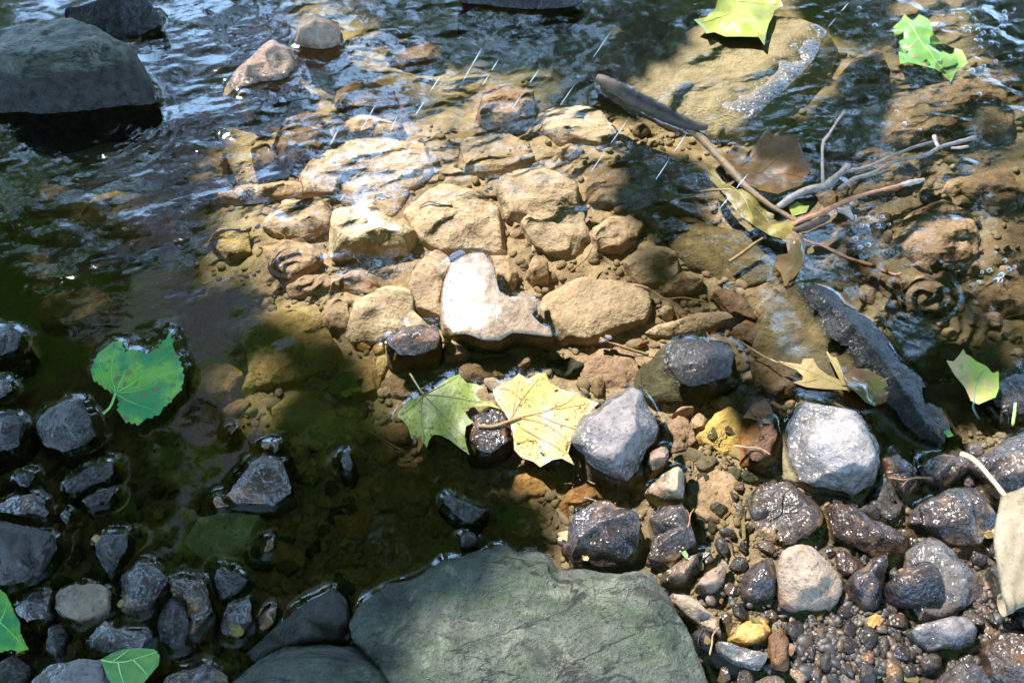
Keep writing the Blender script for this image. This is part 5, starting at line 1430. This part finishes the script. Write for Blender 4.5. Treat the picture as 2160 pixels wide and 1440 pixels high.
SEMI = [(P('1330,440 1720,480 1740,700 1640,860 1540,860 1480,690 1380,640'), 0.075), (P('1740,330 2250,150 2250,800 1900,800 1760,560'), 0.055), (P('430,200 640,120 660,420 620,600 520,560'), 0.055),
        (P('1560,700 1900,900 2050,980 1700,860'), 0.06), (P('700,640 840,700 1010,860 1040,960 900,900'), 0.05), (P('620,-150 1200,-150 1180,160 900,260 600,180'), 0.07), (P('1180,1180 1400,1200 1420,1330 1050,1340'), 0.07),]
THIN = [(P('60,330 420,280 430,430 400,540 150,640 0,600 -40,400'), 0.62), (P('470,640 640,640 740,730 740,830 540,860 440,800'), 0.55)]
crng = np.random.default_rng(11)
def leaf_quads(C, size, rng, flat=0.5):
    """Many small folded leaves, two faces each, round the centres C."""
    n = len(C)
    th = rng.uniform(0, 6.283, n)
    nz = rng.normal(0, 1, (n, 3)); nz[:, 2] = np.abs(nz[:, 2]) + flat
    nz /= np.linalg.norm(nz, axis=1)[:, None]
    a = np.stack([np.cos(th), np.sin(th), np.zeros(n)], -1)
    u = np.cross(nz, a); u /= np.linalg.norm(u, axis=1)[:, None]
    w = np.cross(nz, u)
    s = (size * rng.uniform(0.7, 1.3, n))[:, None]
    p = [C - u * s * 0.5, C + w * s * 0.36 + nz * s * 0.08, C + u * s * 0.55, C - w * s * 0.36 + nz * s * 0.08, C + u * s * 0.2 + w * s * 0.30, C + u * s * 0.2 - w * s * 0.30]
    V = np.stack(p, 1).reshape(-1, 3)
    i = np.arange(n)[:, None] * 6
    F = np.concatenate([i + np.array([[0, 1, 4, 2]]), i + np.array([[0, 2, 5, 3]])])
    return V, F
b = NT('tree_foliage')
c = b.mix(b.ramp(b.noise(1.7, 3), 0.35, 0.65), (0.06, 0.11, 0.025), (0.10, 0.16, 0.035))
p = b.principled(Base_Color=c, Roughness=0.5)
tr = b.n.new('ShaderNodeBsdfTranslucent'); b.set(tr.inputs['Color'], b.mix(0.5, c, (0.36, 0.54, 0.04)))
mx = b.n.new('ShaderNodeMixShader'); mx.inputs[0].default_value = 0.48
b.link(p.outputs[0], mx.inputs[1]); b.link(tr.outputs[0], mx.inputs[2])
M['foliage'] = b.done(mx.outputs[0])
M['trunk'] = bark('tree_bark', (0.12, 0.09, 0.06), (0.2, 0.16, 0.12), 0.9, 9)

def tree(label, base, height, crown_V, crown_F, lean=(0, 0), limbs=()):
    t = bpy.data.objects.new('tree', None)
    COL.objects.link(t)
    t.location = base
    tag(t, label, 'tree', 'trees over the stream')
    bm = bmesh.new()
    w = [Vector((lean[0] * s * s, lean[1] * s * s, height * s)) for s in np.linspace(0, 1, 14)]
    tube(bm, w, [0.16 * (1 - 0.75 * k / 13) for k in range(14)], 12, 0, 0.06)
    for (s, e) in limbs:
        a = Vector((lean[0] * s * s, lean[1] * s * s, height * s))
        e = Vector(e) - Vector(base)
        q = [a.lerp(e, f) + Vector((0, 0, 0.35 * math.sin(f * 3.14))) for f in np.linspace(0, 1, 9)]
        tube(bm, q, [0.06 * (1 - 0.85 * k / 8) for k in range(9)], 8)
    mesh_obj('trunk', bm, M['trunk'], parent=t)
    me = np_mesh('crown', crown_V - np.array(base), crown_F)
    mesh_obj('crown', me, M['foliage'], parent=t, smooth=False)
    return t

# the boughs between the sun and the shaded pool
def shade_points(n):
    x = crng.uniform(-2.6, 2.2, n); y = crng.uniform(-1.6, 0.82, n)
    vx = np.stack([x - CL[0], y - CL[1], 0 * x - CL[2]], -1)
    f = vx @ FWD
    ok = f > 0.15
    px, py = to_px(x, y, 0 * x)
    r = 0.030
    lit = np.zeros(n, bool)
    for (dx, dy) in ((0, 0), (r, 0), (-r, 0), (0, r), (0, -r)):
        qx, qy = to_px(x + dx, y + dy, 0 * x)
        l = np.zeros(n, bool)
        for q in LITP: l |= inside(q, qx, qy)
        lit |= l
    dk = np.zeros(n, bool)
    for q in DARKP: dk |= inside(q, px, py)
    lit &= ~dk
    lit = np.where(ok, lit, x > 0.15)
    # thin boughs high up that only dim the sun
    semi = np.zeros(n, bool)
    u = crng.uniform(0, 1, n)
    for q, dens in SEMI:
        semi |= inside(q, px, py) & (u < dens) & ok & lit & ~dk
    keep = ~lit | semi
    for q, dens in THIN:
        t_ = inside(q, px, py) & ok & ~lit
        keep &= ~(t_ & (u > dens))
        semi |= t_ & keep
    return x[keep], y[keep], dk[keep], semi[keep]
x, y, dk, sm = shade_points(30000)
h = crng.uniform(2.1, 3.5, len(x)) + 0.25 * np.sin(x * 3)
h = np.where(dk, crng.uniform(1.6, 2.4, len(x)), h)
h = np.where(sm, crng.uniform(5.0, 6.6, len(x)), h)
sx_, sy_ = to_px(x, y, 0 * x)
h = np.where((sy_ > 1120) & (sx_ > 760) & (sx_ < 1450), crng.uniform(3.6, 5.2, len(x)), h)
h = np.where((sx_ > 380) & (sx_ < 1010) & (sy_ > 400) & (sy_ < 960), crng.uniform(4.0, 5.6, len(x)), h)
Cc = np.stack([x, y, 0 * x], -1) + np.array(SUN_DIR)[None] * (h / SUN_DIR.z)[:, None]
V, F = leaf_quads(Cc, 0.085, crng, 0.6)
tree('leafy tree whose boughs hang between the sun and the shaded pool', (-2.9, 2.2, -0.1), 3.2, V, F, (0.6, 0.3), [(0.7, (-1.7, 1.0, 2.3)), (0.6, (-2.2, 0.4, 2.0)), (0.75, (-2.0, 1.6, 2.5))])

# trees on the far bank, and unseen ones added to block sky light: crowns of leaf clumps with gaps of sky between
def crown(cx, cy, cz, rx, rz, n, rng, size=0.13):
    k = max(14, int(n / 110))
    d = rng.normal(0, 1, (k, 3)); d /= np.linalg.norm(d, axis=1)[:, None]
    cl = d * rng.uniform(0.35, 1.0, k)[:, None] ** 0.6 * np.array([rx, rx, rz]) + np.array([cx, cy, cz])
    i = rng.integers(0, k, n)
    C = cl[i] + rng.normal(0, 1, (n, 3)) * np.array([0.26, 0.26, 0.20]) * (rx / 1.6)
    return leaf_quads(C, size, rng, 0.2)
for (lab, bx, by, cz, rx, rz, n) in (('broad leafy tree standing alone up the far bank', -6.6, 6.2, 4.2, 2.1, 2.2, 5200), ('tall open crowned tree on the far bank', -0.2, 9.5, 3.6, 2.0, 1.5, 4200), ('rounded leafy tree on the far bank past the rapid', 3.4, 6.8, 4.6, 2.0, 2.0, 5000),
                                     ('dense leafy tree above the rapid', 4.2, 2.6, 4.0, 1.9, 1.8, 4600), ('low bushy tree far up the stream', -2.6, 10.0, 2.2, 2.0, 1.4, 4200), ('low bushy tree beside the far bend', 2.6, 10.5, 2.4, 2.0, 1.5, 4200), ('open crowned tree leaning over the far pool', -4.4, 4.2, 3.9, 1.5, 1.2, 1700), ('slender tree at the bend of the stream', 0.5, 5.6, 4.3, 1.5, 1.3, 2000), ('great dense tree added unseen behind the viewer to darken the shade', -1.8, -3.4, 4.2, 2.6, 2.0, 17000), ('second great tree added unseen behind the viewer to darken the shade', 1.6, -3.6, 4.4, 2.6, 2.0, 17000), ('wide tree added unseen past the stony margin to cut sky light', 3.6, -1.0, 3.2, 2.0, 1.9, 12000), ('dense tree added unseen past the shaded pool to cut sky light', -3.6, -0.8, 3.0, 2.0, 2.0, 12000), ('tall slim unseen tree added to block sky mirrored in the shallows', -0.9, 4.7, 6.6, 1.15, 1.3, 4200), ('second tall slim unseen tree added to block sky mirrored in midstream', 0.9, 5.0, 7.0, 1.3, 1.4, 4600), ('slim unseen tree added to block the sky gap mirrored in the pool', -1.5, 4.3, 6.8, 0.8, 1.3, 3800), ('dense tree beyond the rapid', 3.6, 1.6, 3.0, 1.7, 1.8, 7000)):
    V, F = crown(bx, by, cz, rx, rz, n, crng)
    tree(lab, (bx, by, -0.1), cz, V, F, (0.2, -0.1), [(0.8, (bx + 0.7 * rx, by, cz + 0.2)), (0.75, (bx - 0.7 * rx, by + 0.3, cz)), (0.85, (bx, by - 0.6 * rx, cz + 0.3))])
